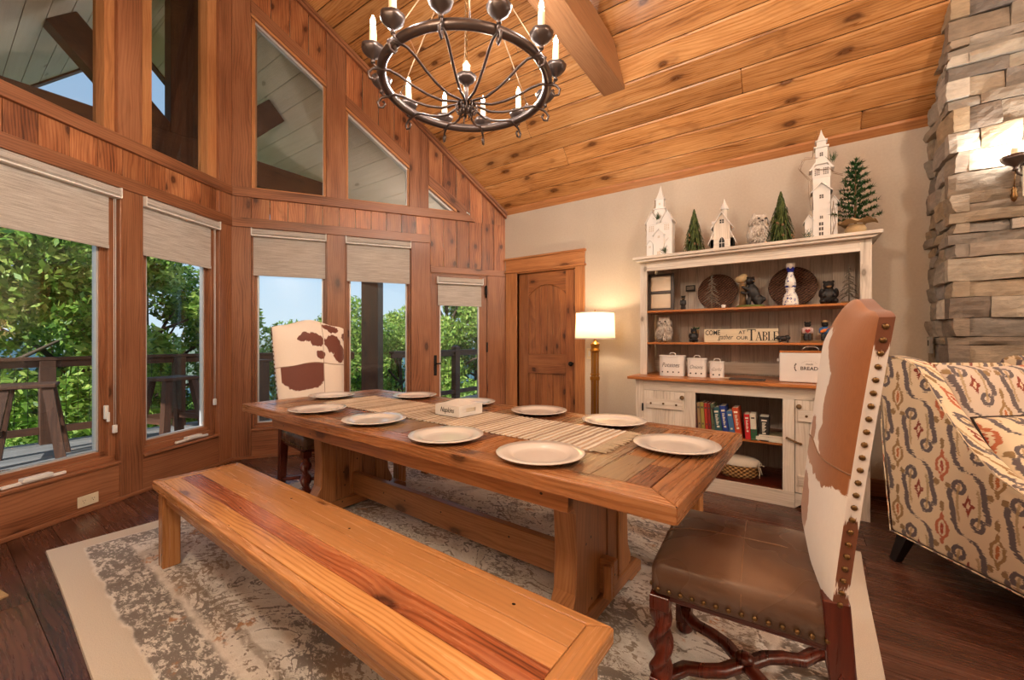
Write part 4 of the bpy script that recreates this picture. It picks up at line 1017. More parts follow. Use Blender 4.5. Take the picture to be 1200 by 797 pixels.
# ---- benches
def bench(loc, rz, label):
    t = empty('wooden_bench', (*loc, ZR), rz, label, 'bench', 'matching oak benches'); L, Wd, H, T = 2.40, .405, .457 - ZR, .045; hl, hw, f = L / 2, Wd / 2, .062
    b = MB()
    for s in (-1, 1):
        b.prism([(-hl, s * hw), (hl, s * hw), (hl - f, s * (hw - f * .55)), (-hl + f, s * (hw - f * .55))], H - T, H, fz, (1, 0))
        b.prism([(s * hl, -hw), (s * hl, hw), (s * (hl - f), hw - f * .55), (s * (hl - f), -hw + f * .55)], H - T, H, fz, (0, 1))
    b.build('seat_edge_frame', M['bench'], t, bevel=.006, seg=2)
    b = MB(); y = -hw + f * .55; ws = [.075, .085, .08, .098]
    k_ = (Wd - f * 1.1) / sum(ws)
    for w_, cm in zip(ws, (2, 1, 0, 0)): b.cur = cm; b.box(-hl + f + .001, hl - f - .001, y + .0008, y + w_ * k_ - .0008, H - .028, H - .0008 - random.random() * .001, grain=0); y += w_ * k_
    b.build('seat', [M['bench'], M['bench_red'], M['bench_light']], t, bevel=.0015)
    b = MB()
    for s in (-1, 1): b.box(-hl + .11, hl - .11, s * (hw - .045) - .012, s * (hw - .045) + .012, H - T - .07, H - T, grain=0)
    for s in (-1, 1): b.box(s * (hl - .08) - .012, s * (hl - .08) + .012, -hw + .10, hw - .10, H - T - .07, H - T, grain=1)
    b.build('apron', M['bench'], t, bevel=.003)
    for sx in (-1, 1):
        for sy in (-1, 1):
            b = MB(); x0, y0 = sx * (hl - .075), sy * (hw - .055); b.box(x0 - .038, x0 + .038, y0 - .038, y0 + .038, 0, H - T); b.build('leg', M['bench'], t, bevel=.004)
    return t
bench((-1.592, .860), R(-1.9), 'long oak bench in the foreground with four plank seat boards')
bench((-1.60, 2.39), R(-2.3), 'long oak bench on the far side of the table, mostly hidden beneath it')

# ---- cowhide host chairs. local frame: faces -Y (front), back at +Y
def cosb(x, h, c): return h + c * (1 + math.cos(PI * max(-1, min(1, x / .8)))) / 2
def host_chair(loc, rz, label, hmat):
    t = empty('host_chair', (*loc, ZR), rz, label, 'chair', 'tall cowhide backed host chairs')
    W0, W1 = .25, .285   # half widths bottom / top of back
    zb, zt = .50, 1.262
    def back(u, v, side):
        u = .5 - .5 * math.cos(PI * u); v = 1 - (1 - v) ** 1.8
        x = (u - .5) * 2; hwid = W0 + (W1 - W0) * v
        top = zt + .045 * (1 + math.cos(PI * min(1, abs(x) / .75))) / 2 - .022 * abs(x) ** 8
        z = zb + (top - zb) * v; y = .215 + .07 * v + .015 * v * v
        bul = .056 * (1 - abs(x) ** 4) ** .8 * min(1, (1 - v) * 7) ** .5 * min(1, v * 6 + .1) ** .5
        if side > 0: y = y - .012 - bul     # front
        else: y = y + .018 + bul * .1
        return (x * hwid, y, z)
    b = MB(); b.grid(lambda u, v: back(u, v, 1), 24, 30, uvfn=lambda u, v: (.5 - .5 * math.cos(PI * u), 1 - (1 - v) ** 1.8)); b.build('backrest_front', hmat, t)
    b = MB(); b.grid(lambda u, v: back(u, v, -1), 24, 30, uvfn=lambda u, v: (1 - u, v)); b.build('backrest_rear', hmat, t)
    b = MB()
    for u in (0, 1): b.grid(lambda a, v: tuple(Vector(back(u, v, 1)).lerp(Vector(back(u, v, -1)), a)), 2, 30, uvfn=lambda a, v: (a, 1 - (1 - v) ** 1.8))
    b.grid(lambda a, v: tuple(Vector(back(v, 1, 1)).lerp(Vector(back(v, 1, -1)), a)), 2, 24, uvfn=lambda a, v: (a, 1)); b.grid(lambda a, v: tuple(Vector(back(v, 0, 1)).lerp(Vector(back(v, 0, -1)), a)), 2, 24, uvfn=lambda a, v: (a, 0))
    b.build('side_band', M['hide_side'], t)
    b = MB()   # stitched seams of the patchwork
    e = .0012; b.tube([tuple(Vector(back(u / 20, 1 - (1 - (.585 if hmat is M['hide_left'] else .475)) ** (1 / 1.8), 1)) - Vector((0, e, 0))) for u in range(21)], .0022, 5)
    if hmat is M['hide_left']: b.tube([tuple(Vector(back(.59, v / 20, 1)) - Vector((0, e, 0))) for v in range(1, 20)], .0016, 5)
    b.build('seam_stitching', M['seam'], t)
    nb = MB(); nb.ball((0, 0, 0), (.0075, .0075, .005), 8, 6); n0 = None
    def nail(p, rot):
        nonlocal n0
        if n0 is None: n0 = nb.build('nailhead', M['bronze'], t); o = n0
        else: o = n0.copy(); COL.objects.link(o); o.parent = t
        o.location = p; o.rotation_euler = rot
    for u in (0, 1):
        for k in range(23):
            v = 1 - (1 - (.02 + .95 * k / 22)) ** (1 / 1.8); p = Vector(back(u, v, 1)).lerp(Vector(back(u, v, -1)), .5); nail(p + Vector(((1 if u else -1) * .001, 0, 0)), (0, PI / 2, 0))
    # seat
    def seat(u, v):      # u around x, v from front to back ; superellipse cushion
        x = (u - .5) * 2; y = (v - .5) * 2; hw_ = .245 - .02 * v
        z = .495 + .028 * (1 - x * x) * (1 - y * y) ** .5 if abs(y) < 1 else .495
        return (x * hw_, -.245 + .46 * v, z)
    b = MB(); rr = .035; N_ = 10
    prof = [(0, .40), (0, .465), (.006, .485), (.018, .497), (.036, .503)]
    def ring(d, z):
        pts = []; x0, x1, y0, y1 = -.250 + d, .250 - d, -.25 + d, .215 - d * .3; c = .03
        for cx_, cy_, a0 in ((x1 - c, y1 - c, 0), (x0 + c, y1 - c, 90), (x0 + c, y0 + c, 180), (x1 - c, y0 + c, 270)):
            for k in range(5): a = R(a0 + 22.5 * k); pts.append((cx_ + c * math.cos(a), cy_ + c * math.sin(a), z))
        return pts
    V = []; F = []; rings = [ring(d, z) for d, z in prof] + [ring(.075, .514), ring(.14, .522), ring(.20, .525)]
    for rg in rings: V += rg
    n = 20
    for i in range(len(rings) - 1):
        for k in range(n): F.append((i * n + k, i * n + (k + 1) % n, (i + 1) * n + (k + 1) % n, (i + 1) * n + k))
    F.append(tuple(range((len(rings) - 1) * n, len(rings) * n))); F.append(tuple(range(n))[::-1]); b.add(V, F, None, True)
    b.build('seat', M['leather'], t)
    b = MB(); zs = lambda x, y: .527
    b.tube([(0, -.2515, .415), (0, -.2515, .46), (0, -.243, .489), (0, -.23, .4985), (0, -.17, .5155), (0, -.1, .5235), (0, .1, .5265), (0, .19, .512)], .0022, 5)
    b.tube([(-.2515, 0, .42), (-.2515, 0, .462), (-.243, 0, .489), (-.23, 0, .4985), (-.17, 0, .5155), (-.1, 0, .5235), (.1, 0, .5235), (.17, 0, .5155), (.23, 0, .4985), (.2515, 0, .462), (.2515, 0, .42)], .0018, 5)
    b.build('seat_seam', M['seam'], t)
    for k in range(14):
        nail((-.2505, -.225 + .42 * k / 13, .412), (0, PI / 2, 0)); nail((.2505, -.225 + .42 * k / 13, .412), (0, PI / 2, 0))
    for k in range(13): nail((-.225 + .45 * k / 12, -.2505, .412), (PI / 2, 0, 0))
    b = MB(); b.box(-.235, .235, -.235, .20, .375, .402, grain=0); b.build('seat_rail', M['mahogany'], t, bevel=.003)
    # twisted front legs
    for s in (-1, 1):
        b = MB(); x0, y0 = s * .222, -.222; V = []; F = []; n = 16; m2 = 44
        b.box(x0 - .029, x0 + .029, y0 - .029, y0 + .029, .345, .39, grain=2)
        for j in range(m2 + 1):
            z = .12 + .225 * j / m2; env = min(1, 4 * min(j, m2 - j) / m2 + .25)
            for k in range(n):
                a = 2 * PI * k / n; tw = z * 34 * s; r_ = .0245 + .0095 * env * math.cos(2 * (a - tw)); V.append((x0 + r_ * math.cos(a) * 1.15, y0 + r_ * math.sin(a) * 1.15, z))
        for j in range(m2):
            for k in range(n): F.append((j * n + k, j * n + (k + 1) % n, (j + 1) * n + (k + 1) % n, (j + 1) * n + k))
        b.add(V, F, None, True); b.box(x0 - .029, x0 + .029, y0 - .029, y0 + .029, .045, .13, grain=2); b.lathe([(.022, 0), (.032, .012), (.032, .03), (.024, .045)], 16, c=(x0, y0, 0))
        b.build('leg', M['mahogany'], t, bevel=.002)
        b = MB(); sec = [(-.8, -.8), (.8, -.8), (.8, .8), (-.8, .8)]
        b.tube([(s * .225, .275, 0), (s * .225, .245, .15), (s * .225, .225, .33), (s * .225, .212, .52)], [.030, .032, .036, .036], sec=sec, smooth=False)
        lg = b.build('leg', M['mahogany'], t, bevel=.004)
        b = MB(); b.prism([(0, -.045), (.012, -.02), (.013, .005), (.006, .03), (0, .045), (-.006, .03), (-.013, .005), (-.012, -.02)], 0, .004, lambda a, c, d: (s * (.225 + .0275 + d), .222 + a, .30 + c)); b.build('carved_leaf', M['mahogany'], lg, bevel=.001)
    # scrolled stretcher
    sec = [(-1, -.6), (1, -.6), (1, .6), (-1, .6)]; b = MB()
    for s in (-1, 1):
        b.tube([(s * .222, -.222, .10), (s * .17, -.205, .10), (s * .12, -.165, .105), (s * .10, -.11, .105), (s * .07, -.06, .105), (s * .02, -.02, .105), (0, 0, .105)], .019, sec=sec)
        b.tube([(s * .225, .245, .10), (s * .18, .20, .10), (s * .12, .165, .105), (s * .10, .11, .105), (s * .07, .06, .105), (s * .02, .02, .105), (0, 0, .105)], .019, sec=sec)
    b.ball((0, 0, .125), (.03, .03, .018)); b.build('stretcher', M['mahogany'], t)
    return t
host_chair((-.14, 1.565), R(-87), 'cowhide dining chair in the right foreground, seen from its side', M['hide_right'])
fc_ = host_chair((-3.03, 1.80), R(82), 'cowhide dining chair at the far window end of the table', M['hide_left']); fc_.scale = (1, 1, 1.035)

# ---- floor lamp
t = empty('floor_lamp', (-1.645, 3.83, 0), R(10), 'brass floor lamp with a lit cream drum shade beside the wooden door', 'floor lamp')
b = MB(); b.box(-.15, .15, -.15, .15, 0, .025); b.box(-.06, .06, -.06, .06, .025, .05); b.build('base', M['brass'], t, bevel=.004)
b = MB(); b.box(-.016, .016, -.016, .016, .05, 1.10)
for s in (-1, 1): b.box(s * .030 - .008, s * .030 + .008, -.012, .012, .05, 1.09)
b.build('pole', M['brass'], t, bevel=.002)
for z0 in (.36, .80): b = MB(); b.box(-.045, .045, -.022, .022, z0, z0 + .035); b.box(-.045, .045, -.022, .022, z0 + .055, z0 + .065); b.build('bracket', M['brass'], t, bevel=.003)
b = MB(); b.lathe([(.034, 1.075), (.048, 1.09), (.048, 1.10), (.04, 1.12), (.046, 1.16), (.03, 1.175), (.014, 1.19), (.014, 1.30)], 12, smooth=False); b.build('socket', M['brass'], t)
b = MB(); b.lathe([(.196, 1.212), (.186, 1.472)], 48, cap=False); sh = b.build('lamp_shade', M['lampshade'], t)
b = MB(); b.lathe([(.1975, 1.21), (.1975, 1.224)], 48, cap=False); b.lathe([(.1875, 1.462), (.1875, 1.474)], 48, cap=False)
for k in range(3): a = k * 2.1; b.tube([(0, 0, 1.45), (.186 * math.cos(a), .186 * math.sin(a), 1.462)], .0025, 5)
b.tube([(0, 0, 1.3), (0, 0, 1.49)], .005); b.build('shade_ring', M['white_paint'], sh)
b = MB(); b.ball((0, 0, 1.49), .010); b.build('finial', M['brass'], t)
b = MB(); b.ball((0, 0, 1.35), (.03, .03, .045)); o = b.build('bulb', M['bulb'], t)
add_light('floor_lamp_light', 'POINT', (-1.645, 3.83, 1.40), 16, (1, .74, .46), shadow_soft_size=.04)

# ================================================================== HUTCH
HX, HY = -.376, 3.55
hut = empty('hutch_cabinet', (HX, HY, 0), 0, 'whitewashed pine hutch with open shelves and wooden counter against the beige wall', 'hutch')
WW, GB, SW = M['white_wood'], M['grey_board'], M['shelfwood']
b = MB(); D = .62
b.box(-.77, -.70, 0, .022, .0, .86); b.box(-.365, -.288, 0, .022, .11, .775); b.box(.298, .37, 0, .022, .11, .775); b.box(.71, .78, 0, .022, 0, .86)
b.box(-.70, .71, .0, .022, .775, .86, grain=0)
b.box(-.288, .37, 0, .022, 0, .11, grain=0)
for s0, s1 in ((-.70, -.289), (.371, .71)):
    sg_ = [(s0, .11), (s0, .0), (s0 + .0, .0)]
    b.prism([(s0, .11), (s0, .0), (s0 + .035, .03), (s0 + .08, .06), (s1 - .08, .06), (s1 - .035, .03), (s1, 0), (s1, .11)], 0, .022, lambda a, c, d: (a, d, c), (1, 0))
for x in (-.77, .76): b.box(x, x + .02, .022, D, 0, .86, grain=2)
b.build('base_carcass', WW, hut, bevel=.002)
b = MB(); b.box(-.75, .76, .0225, D, .09, .112, grain=0); b.build('bottom_board', M['mahogany'], hut, bevel=.002)
b = MB(); 
for x in (-.372, .372): b.box(x - .009, x + .009, .022, D - .02, .112, .86, grain=2)
x = -.75
while x < .755: b.box(x + .0008, min(x + .072, .76) - .0008, D - .02, D - .008, .09, 1.9, grain=2); x += .072
b.build('beadboard_back', GB, hut, bevel=.0015)
b = MB(); b.box(-.363, .363, .03, D - .02, .427, .445, grain=0); b.build('inner_shelf', SW, hut, bevel=.002)
b = MB(); b.box(-.83, .83, -.05, D, .862, .887, grain=0); b.build('countertop', SW, hut, bevel=.004, seg=2)
b = MB(); uy = .20
b.box(-.795, -.733, uy, uy + .022, .887, 1.905); b.box(.748, .81, uy, uy + .022, .887, 1.905)
b.box(-.733, .748, uy, uy + .022, 1.822, 1.905, grain=0)
b.box(-.795, -.777, uy + .022, D, .887, 1.905, grain=2); b.box(.792, .81, uy + .022, D, .887, 1.905, grain=2)
b.build('upper_frame', WW, hut, bevel=.002)
b = MB(); b.box(-.845, .862, uy - .06, D, 1.925, 1.95, grain=0)
b.prism([(-.835, 1.925), (.852, 1.925), (.815, 1.905), (-.80, 1.905)], uy - .045, D, lambda a, c, d: (a, d, c), (1, 0)); b.build('crown_top', WW, hut, bevel=.003)
b = MB(); b.box(-.776, .79, D - .034, D - .021, .90, 1.0, grain=0); b.build('back_rail', WW, hut, bevel=.002)
for z in (1.465, 1.18): b = MB(); b.box(-.776, .791, uy + .005, D - .02, z - .018, z, grain=0); b.build('shelf', SW, hut, bevel=.002)
def cdoor(x0, x1, z0, z1, left):
    b = MB(); y0 = -.004; g = .003
    n = 4; w_ = (x1 - x0 - 2 * g) / n
    for k in range(n): b.box(x0 + g + k * w_ + .0008, x0 + g + (k + 1) * w_ - .0008, y0, .018, z0 + g, z1 - g, grain=2)
    d = b.build('door', WW, hut, bevel=.0015)
    for zz in ((z1 - .15, z1 - .07), (z0 + .06, z0 + .13)): b = MB(); b.box(x0 + (.03 if left else .02), x1 - (.02 if left else .03), y0 - .016, y0, zz[0], zz[1], grain=0); b.build('batten', WW, d, bevel=.002)
    b = MB(); kx = x1 - .022 if left else x0 + .025; b.lathe([(.006, 0), (.008, .012), (.017, .02), (.017, .028), (.0, .034)], 14, Matrix.Translation((kx, y0, z1 - .045)) @ Matrix.Rotation(PI / 2, 4, 'X')); o = b.build('knob', M['stump'], d)
    for k in range(3):
        b = MB(); b.ball((x0 + (x1 - x0) * (.2 + .3 * k), y0 - .018, z1 - .11 + .004 * (k % 2)), (.009, .005, .009), 8, 6); b.build('bolt_head', M['bronze'], d)
    b = MB(); hx_ = x0 - .006 if left else x1 + .006
    for zz in (z1 - .15, z0 + .12):
        b.box(hx_ - .006, hx_ + .006, -.010, .0, zz - .03, zz + .03, grain=2); b.tube([(hx_, -.012, zz - .033), (hx_, -.012, zz + .033)], .005, 6)
    b.build('hinge', M['blackiron'], d)
    if not left:
        b = MB(); b.tube([(x0 - .05, -.012, .50), (x0 - .02, -.022, .488), (x0 + .01, -.02, .475), (x0 + .035, -.012, .465)], .0075, 7); b.ball((x0 + .035, -.012, .465), .010); b.build('wooden_latch', M['stump'], d)
cdoor(-.703, -.362, .112, .775, True); cdoor(.370, .710, .112, .775, False)

# ---- small builders for decor, each local with its base at z=0 and front at -Y
def organic(name, balls, voxel, mat, parent=None, **k):
    b = MB()
    for c, r, *rot in balls: b.ball(c, r, 14, 10, rot=rot[0] if rot else None)
    return b.build(name, mat, parent, remesh=voxel, **k)
def thing(name, x, y, z, rz, label, cat, group=None): return empty(name, (x, y, z), rz, label, cat, group)
TOPZ = 1.951
# lantern houses
def panes(b, x, y, z, w, h, nx, nz):
    for i in range(nx):
        for j in range(nz): b.box(x - w / 2 + w * i / nx + w * .07, x - w / 2 + w * (i + 1) / nx - w * .07, y - .0015, y + .001, z + h * j / nz + h * .06, z + h * (j + 1) / nz - h * .06)
def gable(b, x0, x1, y0, y1, z0, ze, zp, t=None):
    b.prism([(x0, z0), (x1, z0), (x1, ze), ((x0 + x1) / 2, zp), (x0, ze)], y0, y1, lambda a, c, d: (a, d, c))
def roof(b, x0, x1, y0, y1, ze, zp, t=.008, ov=.012):
    xm = (x0 + x1) / 2; sl = (zp - ze) / (xm - x0); zb_ = ze - ov * sl
    b.prism([(x0 - ov, zb_), (xm, zp), (x1 + ov, zb_), (x1 + ov, zb_ + t), (xm, zp + t), (x0 - ov, zb_ + t)], y0 - ov, y1 + ov, lambda a, c, d: (a, d, c))
WPT = M['white_paint']
t = thing('lantern_house', -1.016, 3.86, TOPZ, 0, 'white wooden lantern church with twin gables, at the left end of the hutch top', 'ornament', 'white lantern churches')
b = MB(); b.box(-.112, .112, -.055, .055, 0, .30); gable(b, -.112, -.02, -.057, .055, .3, .33, .415); gable(b, .02, .112, -.057, .055, .3, .33, .415)
b.box(-.045, .045, -.045, .045, .28, .44); b.box(-.034, .034, -.035, .035, .44, .53)
gable(b, -.045, .045, -.068, -.05, 0, .20, .25); gable(b, -.108, -.052, -.062, -.05, 0, .12, .16); gable(b, .052, .108, -.062, -.05, 0, .12, .16)
b.build('church_body', WPT, t, bevel=.001)
b = MB(); roof(b, -.112, -.02, -.057, .055, .33, .415); roof(b, .02, .112, -.057, .055, .33, .415); roof(b, -.045, .045, -.068, -.05, .2, .25, .006, .008); roof(b, -.108, -.052, -.062, -.05, .12, .16, .005, .006); roof(b, .052, .108, -.062, -.05, .12, .16, .005, .006)
b.box(-.052, .052, -.052, .052, .437, .447); b.box(-.041, .041, -.041, .041, .527, .536); b.lathe([(.046, .536), (.02, .60), (.0, .665)], 4, Matrix.Rotation(PI / 4, 4, 'Z'), smooth=False); b.build('church_roof', WPT, t)
b = MB(); panes(b, -.067, -.0575, .235, .05, .055, 3, 4); panes(b, .067, -.0575, .235, .05, .055, 3, 4); panes(b, 0, -.046, .35, .03, .03, 2, 2); panes(b, 0, -.036, .475, .018, .02, 2, 2); panes(b, 0, -.0685, .17, .02, .02, 2, 2); panes(b, .0, -.0685, .02, .03, .03, 2, 2); panes(b, -.08, -.0625, .09, .018, .018, 2, 2); b.build('window_pane', M['mirror'], t)
def sprig(parent, x, y, z, s, n=26, seed=1):
    r = random.Random(seed); b = MB()
    for k in range(n):
        a = r.uniform(-1.1, 1.1); e = r.uniform(.5, 1) * s; bx, bz = x + r.uniform(-.2, .2) * s, z + r.uniform(0, .5) * s
        b.tube([(bx, y, bz), (bx + e * .5 * math.sin(a), y - .006 - r.random() * .01, bz + e * math.cos(a) * .6)], [.0018, .0009], 4)
    o = b.build('evergreen_sprig', M['green_twig'], parent); return o
def vine(parent, pts, seed=1, r_=.0011):
    r = random.Random(seed); b = MB()
    for q in range(3):
        p2 = [(x + r.uniform(-.012, .012), y + r.uniform(-.01, .0), z + r.uniform(-.01, .01)) for x, y, z in pts]; b.tube(p2, r_, 4)
    b.build('vine', M['vine'], parent)
sprig(t, -.012, -.05, .335, .075, seed=2); sprig(t, .05, -.07, .02, .075, seed=3); vine(t, [(-.115, -.04, .20), (-.12, -.04, .28), (-.07, -.05, .40), (-.045, -.03, .47), (-.05, .0, .55)], 2)
t = thing('lantern_house', -.508, 3.87, TOPZ, 0, 'small weathered white lantern chapel between the first tree and the owl on the hutch top', 'ornament', 'white lantern churches')
b = MB(); b.box(-.085, .085, -.05, .05, 0, .10); gable(b, -.062, .062, -.052, .05, .09, .215, .315); b.prism([(-.085, 0), (-.062, 0), (-.062, .16), (-.085, .10)], -.05, .05, lambda a, c, d: (a, d, c)); b.prism([(.062, 0), (.085, 0), (.085, .10), (.062, .16)], -.05, .05, lambda a, c, d: (a, d, c)); b.lathe([(.024, .26), (.024, .35)], 12, c=(.012, 0, 0)); b.build('church_body', WW, t, bevel=.001)
b = MB(); roof(b, -.062, .062, -.052, .05, .215, .315, .01, .02)
b.prism([(-.104, .055), (-.058, .16), (-.058, .172), (-.104, .067)], -.065, .06, lambda a, c, d: (a, d, c)); b.prism([(.104, .055), (.058, .16), (.058, .172), (.104, .067)], -.065, .06, lambda a, c, d: (a, d, c)); b.lathe([(.034, .348), (.034, .356), (.016, .40), (.0, .448)], 12, c=(.012, 0, 0)); b.box(-.082, -.058, -.02, .02, .24, .262); b.build('church_roof', WPT, t)
b = MB(); k_ = [(-.02, .015), (.02, .015), (.02, .08), (.012, .10), (0, .112), (-.012, .10), (-.02, .08)]; b.prism(k_, -.0535, -.05, lambda a, c, d: (a, d, c)); panes(b, 0, -.0525, .225, .035, .035, 2, 2); b.build('window_pane', M['ink'], t)
b = MB(); b.box(-.001, .001, -.056, -.0535, .015, .108); b.box(-.02, .02, -.056, -.0535, .06, .063); b.build('window_bar', WPT, t)
t = thing('lantern_house', .158, 3.86, TOPZ, 0, 'tall slender white lantern church tower wrapped in vines on the hutch top', 'ornament', 'white lantern churches')
b = MB(); b.box(-.052, .052, -.045, .045, 0, .50); gable(b, -.052, .052, -.052, .045, .0, .36, .415); b.box(-.036, .036, -.034, .034, .50, .70); gable(b, -.10, -.05, -.04, .04, 0, .15, .19); gable(b, .055, .095, -.04, .04, 0, .27, .305); b.box(-.055, .055, -.048, .045, .46, .545); b.build('church_body', WPT, t, bevel=.001)
b = MB(); roof(b, -.052, .052, -.054, .045, .36, .415, .007, .014); roof(b, -.10, -.05, -.04, .04, .15, .19, .006, .012); roof(b, .055, .095, -.04, .04, .27, .305, .007, .012); b.prism([(-.075, .52), (-.04, .575), (.04, .575), (.075, .52), (.06, .52), (.036, .56), (-.036, .56), (-.06, .52)], -.05, .05, lambda a, c, d: (a, d, c))
b.box(-.045, .045, -.043, .043, .685, .697); b.box(-.028, .028, -.028, .028, .697, .74); b.box(-.037, .037, -.036, .036, .736, .745); b.lathe([(.036, .745), (.014, .79), (.0, .835)], 4, Matrix.Rotation(PI / 4, 4, 'Z'), smooth=False); b.build('church_roof', WPT, t)
b = MB(); panes(b, -.026, -.0495, .475, .034, .055, 3, 4); panes(b, .026, -.0495, .475, .034, .055, 3, 4); panes(b, 0, -.053, .30, .028, .03, 2, 2); panes(b, -.002, -.053, .02, .03, .11, 2, 3); panes(b, 0, -.053, .15, .022, .022, 2, 2); panes(b, 0, -.035, .62, .022, .03, 2, 2); b.build('window_pane', M['darkframe'], t)
vine(t, [(-.02, -.05, .60), (-.11, -.05, .62), (-.13, -.03, .55), (-.07, -.05, .45), (-.065, -.05, .35), (-.06, -.05, .22)], 5); vine(t, [(-.04, -.05, .52), (0, -.055, .505), (.05, -.05, .51), (.08, -.03, .47), (.12, -.02, .46)], 6); vine(t, [(.075, -.045, .27), (.07, -.045, .18), (.08, -.045, .1), (.07, -.045, .02)], 7, .001)
sprig(t, -.085, -.06, .0, .09, seed=5); sprig(t, .065, -.03, .56, .08, seed=6); vine(t, [(-.02, 0, .83), (-.03, -.03, .78), (-.045, -.04, .70), (-.06, -.03, .62)], 9, .001)
# trees on top
def conetree(x, y, z, h, w, seed, label, n=560, mat='needle'):
    t = thing('miniature_pine', x, y, z, 0, label, 'artificial tree', 'miniature evergreen trees'); r = random.Random(seed); b = MB(); b.tube([(0, 0, 0), (0, 0, h)], [.012, .004], 8); b.build('trunk', M['stump'], t)
    b = MB()
    for k in range(n):
        f = (k + .5) / n; zz = h * (.08 + .9 * f); a = k * 2.39996; rad = w / 2 * (1 - f) ** .85 * r.uniform(.55, 1.15) + .006; L = .05 * (1 - .45 * f) * r.uniform(.8, 1.4)
        c, s = math.cos(a), math.sin(a); p0 = Vector((rad * .35 * c, rad * .35 * s, zz + .012)); p1 = Vector((rad * .8 * c, rad * .8 * s, zz)); p2 = Vector((rad * c, rad * s, zz - L)); q = Vector((-s, c, 0)) * .0058
        b.add([p0 - q * .5, p0 + q * .5, p1 - q, p1 + q, p2 - q * .3, p2 + q * .3], [(0, 1, 3, 2), (2, 3, 5, 4)])
    o = b.build('needles', M[mat], t, fix=False)
    for k in range(6):
        a = r.uniform(-2.6, -.5); f = r.uniform(.05, .5); rad = w / 2 * (1 - f) ** .8; b = MB(); b.ball((rad * .9 * math.cos(a), rad * .9 * math.sin(a), h * (.05 + .85 * f)), (.009, .009, .012), 8, 6); b.build('pine_cone', M['stump'], t)
conetree(-.735, 3.88, TOPZ, .40, .20, 11, 'small dense green tree between the two white churches on the left of the hutch top')
conetree(-.097, 3.88, TOPZ, .425, .225, 12, 'dense green tree right behind the grey owl on the hutch top')
t = thing('potted_pine', .355, 3.84, TOPZ, 0, 'wide branched green tree in a burlap pot at the right end of the hutch', 'artificial tree', 'miniature evergreen trees')
b = MB(); b.lathe([(.04, 0), (.058, .02), (.062, .045), (.05, .07), (.044, .078)], 20); b.build('burlap_pot', M['burlap'], t)
b = MB(); V = []; n = 40
for j in range(4):
    for k in range(n): a = 2 * PI * k / n; rr = (.044, .075, .105, .118)[j]; V.append((rr * math.cos(a) * (1 + .12 * math.sin(5 * a) * j / 3), rr * math.sin(a), .072 + (.012, .022, .03, .022)[j] + .013 * math.sin(7 * a + j) * j / 3))
b.add(V, [(j * n + k, j * n + (k + 1) % n, (j + 1) * n + (k + 1) % n, (j + 1) * n + k) for j in range(3) for k in range(n)], None, True); b.build('burlap_ruffle', M['burlap'], t)
b = MB(); b.tube([(0, 0, .07), (0, 0, .56)], [.009, .003], 7); b.build('trunk', M['stump'], t)
b = MB(); r = random.Random(4)
for k in range(58):
    f = k / 58; z0 = .10 + .44 * f; a = k * 2.4; L = .125 * (1 - f) ** .75 + .018; c, s = math.cos(a), math.sin(a)
    tip = Vector((L * c, L * s, z0 + L * .30)); st_ = Vector((0, 0, z0))
    for q in range(int(60 * (L / .14)) + 22):
        g = r.uniform(.12, 1); p = st_.lerp(tip, g); d = Vector((r.gauss(0, 1), r.gauss(0, 1), r.gauss(0, 1))).normalized() * .024 + Vector((c, s, .4)) * .012; w_ = d.cross(Vector((0, 0, 1))).normalized() * .0042
        b.add([p - w_, p + w_, p + d], [(0, 1, 2)])
b.build('needles', M['needle2'], t, fix=False)
# owls
def owl(x, y, z, s, rz, label, side):
    t = thing('owl_figurine', x, y, z, rz, label, 'figurine', 'furry owl figurines')
    o = organic('body', [((0, .01, .09), (.062, .062, .078)), ((0, 0, .175), (.052, .05, .045)), ((-.032, -.01, .21), (.012, .012, .02)), ((.032, -.01, .21), (.012, .012, .02)), ((.05 * side, .03, .07), (.03, .05, .06), (.5, 0, 0)), ((.03 * side, .075, .03), (.022, .05, .02), (.4, 0, 0))], .006, M['feather'], t)
    r = random.Random(3); b = MB()
    for k in range(420):
        a = r.uniform(0, 2 * PI); zz = r.uniform(.03, .20); f = (zz - .09) / .085 if zz < .14 else (zz - .175) / .05; rad = (.062 if zz < .14 else .052) * math.sqrt(max(.15, 1 - f * f)); p = Vector((rad * math.cos(a), rad * math.sin(a), zz)); d = Vector((math.cos(a) * .012, math.sin(a) * .012, -.022)); q = Vector((-math.sin(a), math.cos(a), 0)) * .004; b.add([p - q, p + q, p + d], [(0, 1, 2)])
    b.build('fur', M['feather'], t, fix=False)
    b = MB(); b.ball((-.02, -.047, .182), .0075, 10, 8); b.ball((.02, -.047, .182), .0075, 10, 8); b.build('eyes', M['ink'], t)
    b = MB(); b.lathe([(.006, 0), (.004, .008), (0, .015)], 6, Matrix.Translation((0, -.05, .168)) @ Matrix.Rotation(R(120), 4, 'X')); b.build('beak', M['ink'], t)
    for k in (-1, 1): b = MB(); b.ball((k * .02, -.035, .008), (.012, .022, .009)); b.build('foot', M['stump'], t)
    t.scale = (s * 1.15, s * 1.05, s * 1.02)
owl(-.245, 3.86, TOPZ, 1.16, .5, 'large grey and white furry owl standing on the hutch top beside the dense tree', 1)
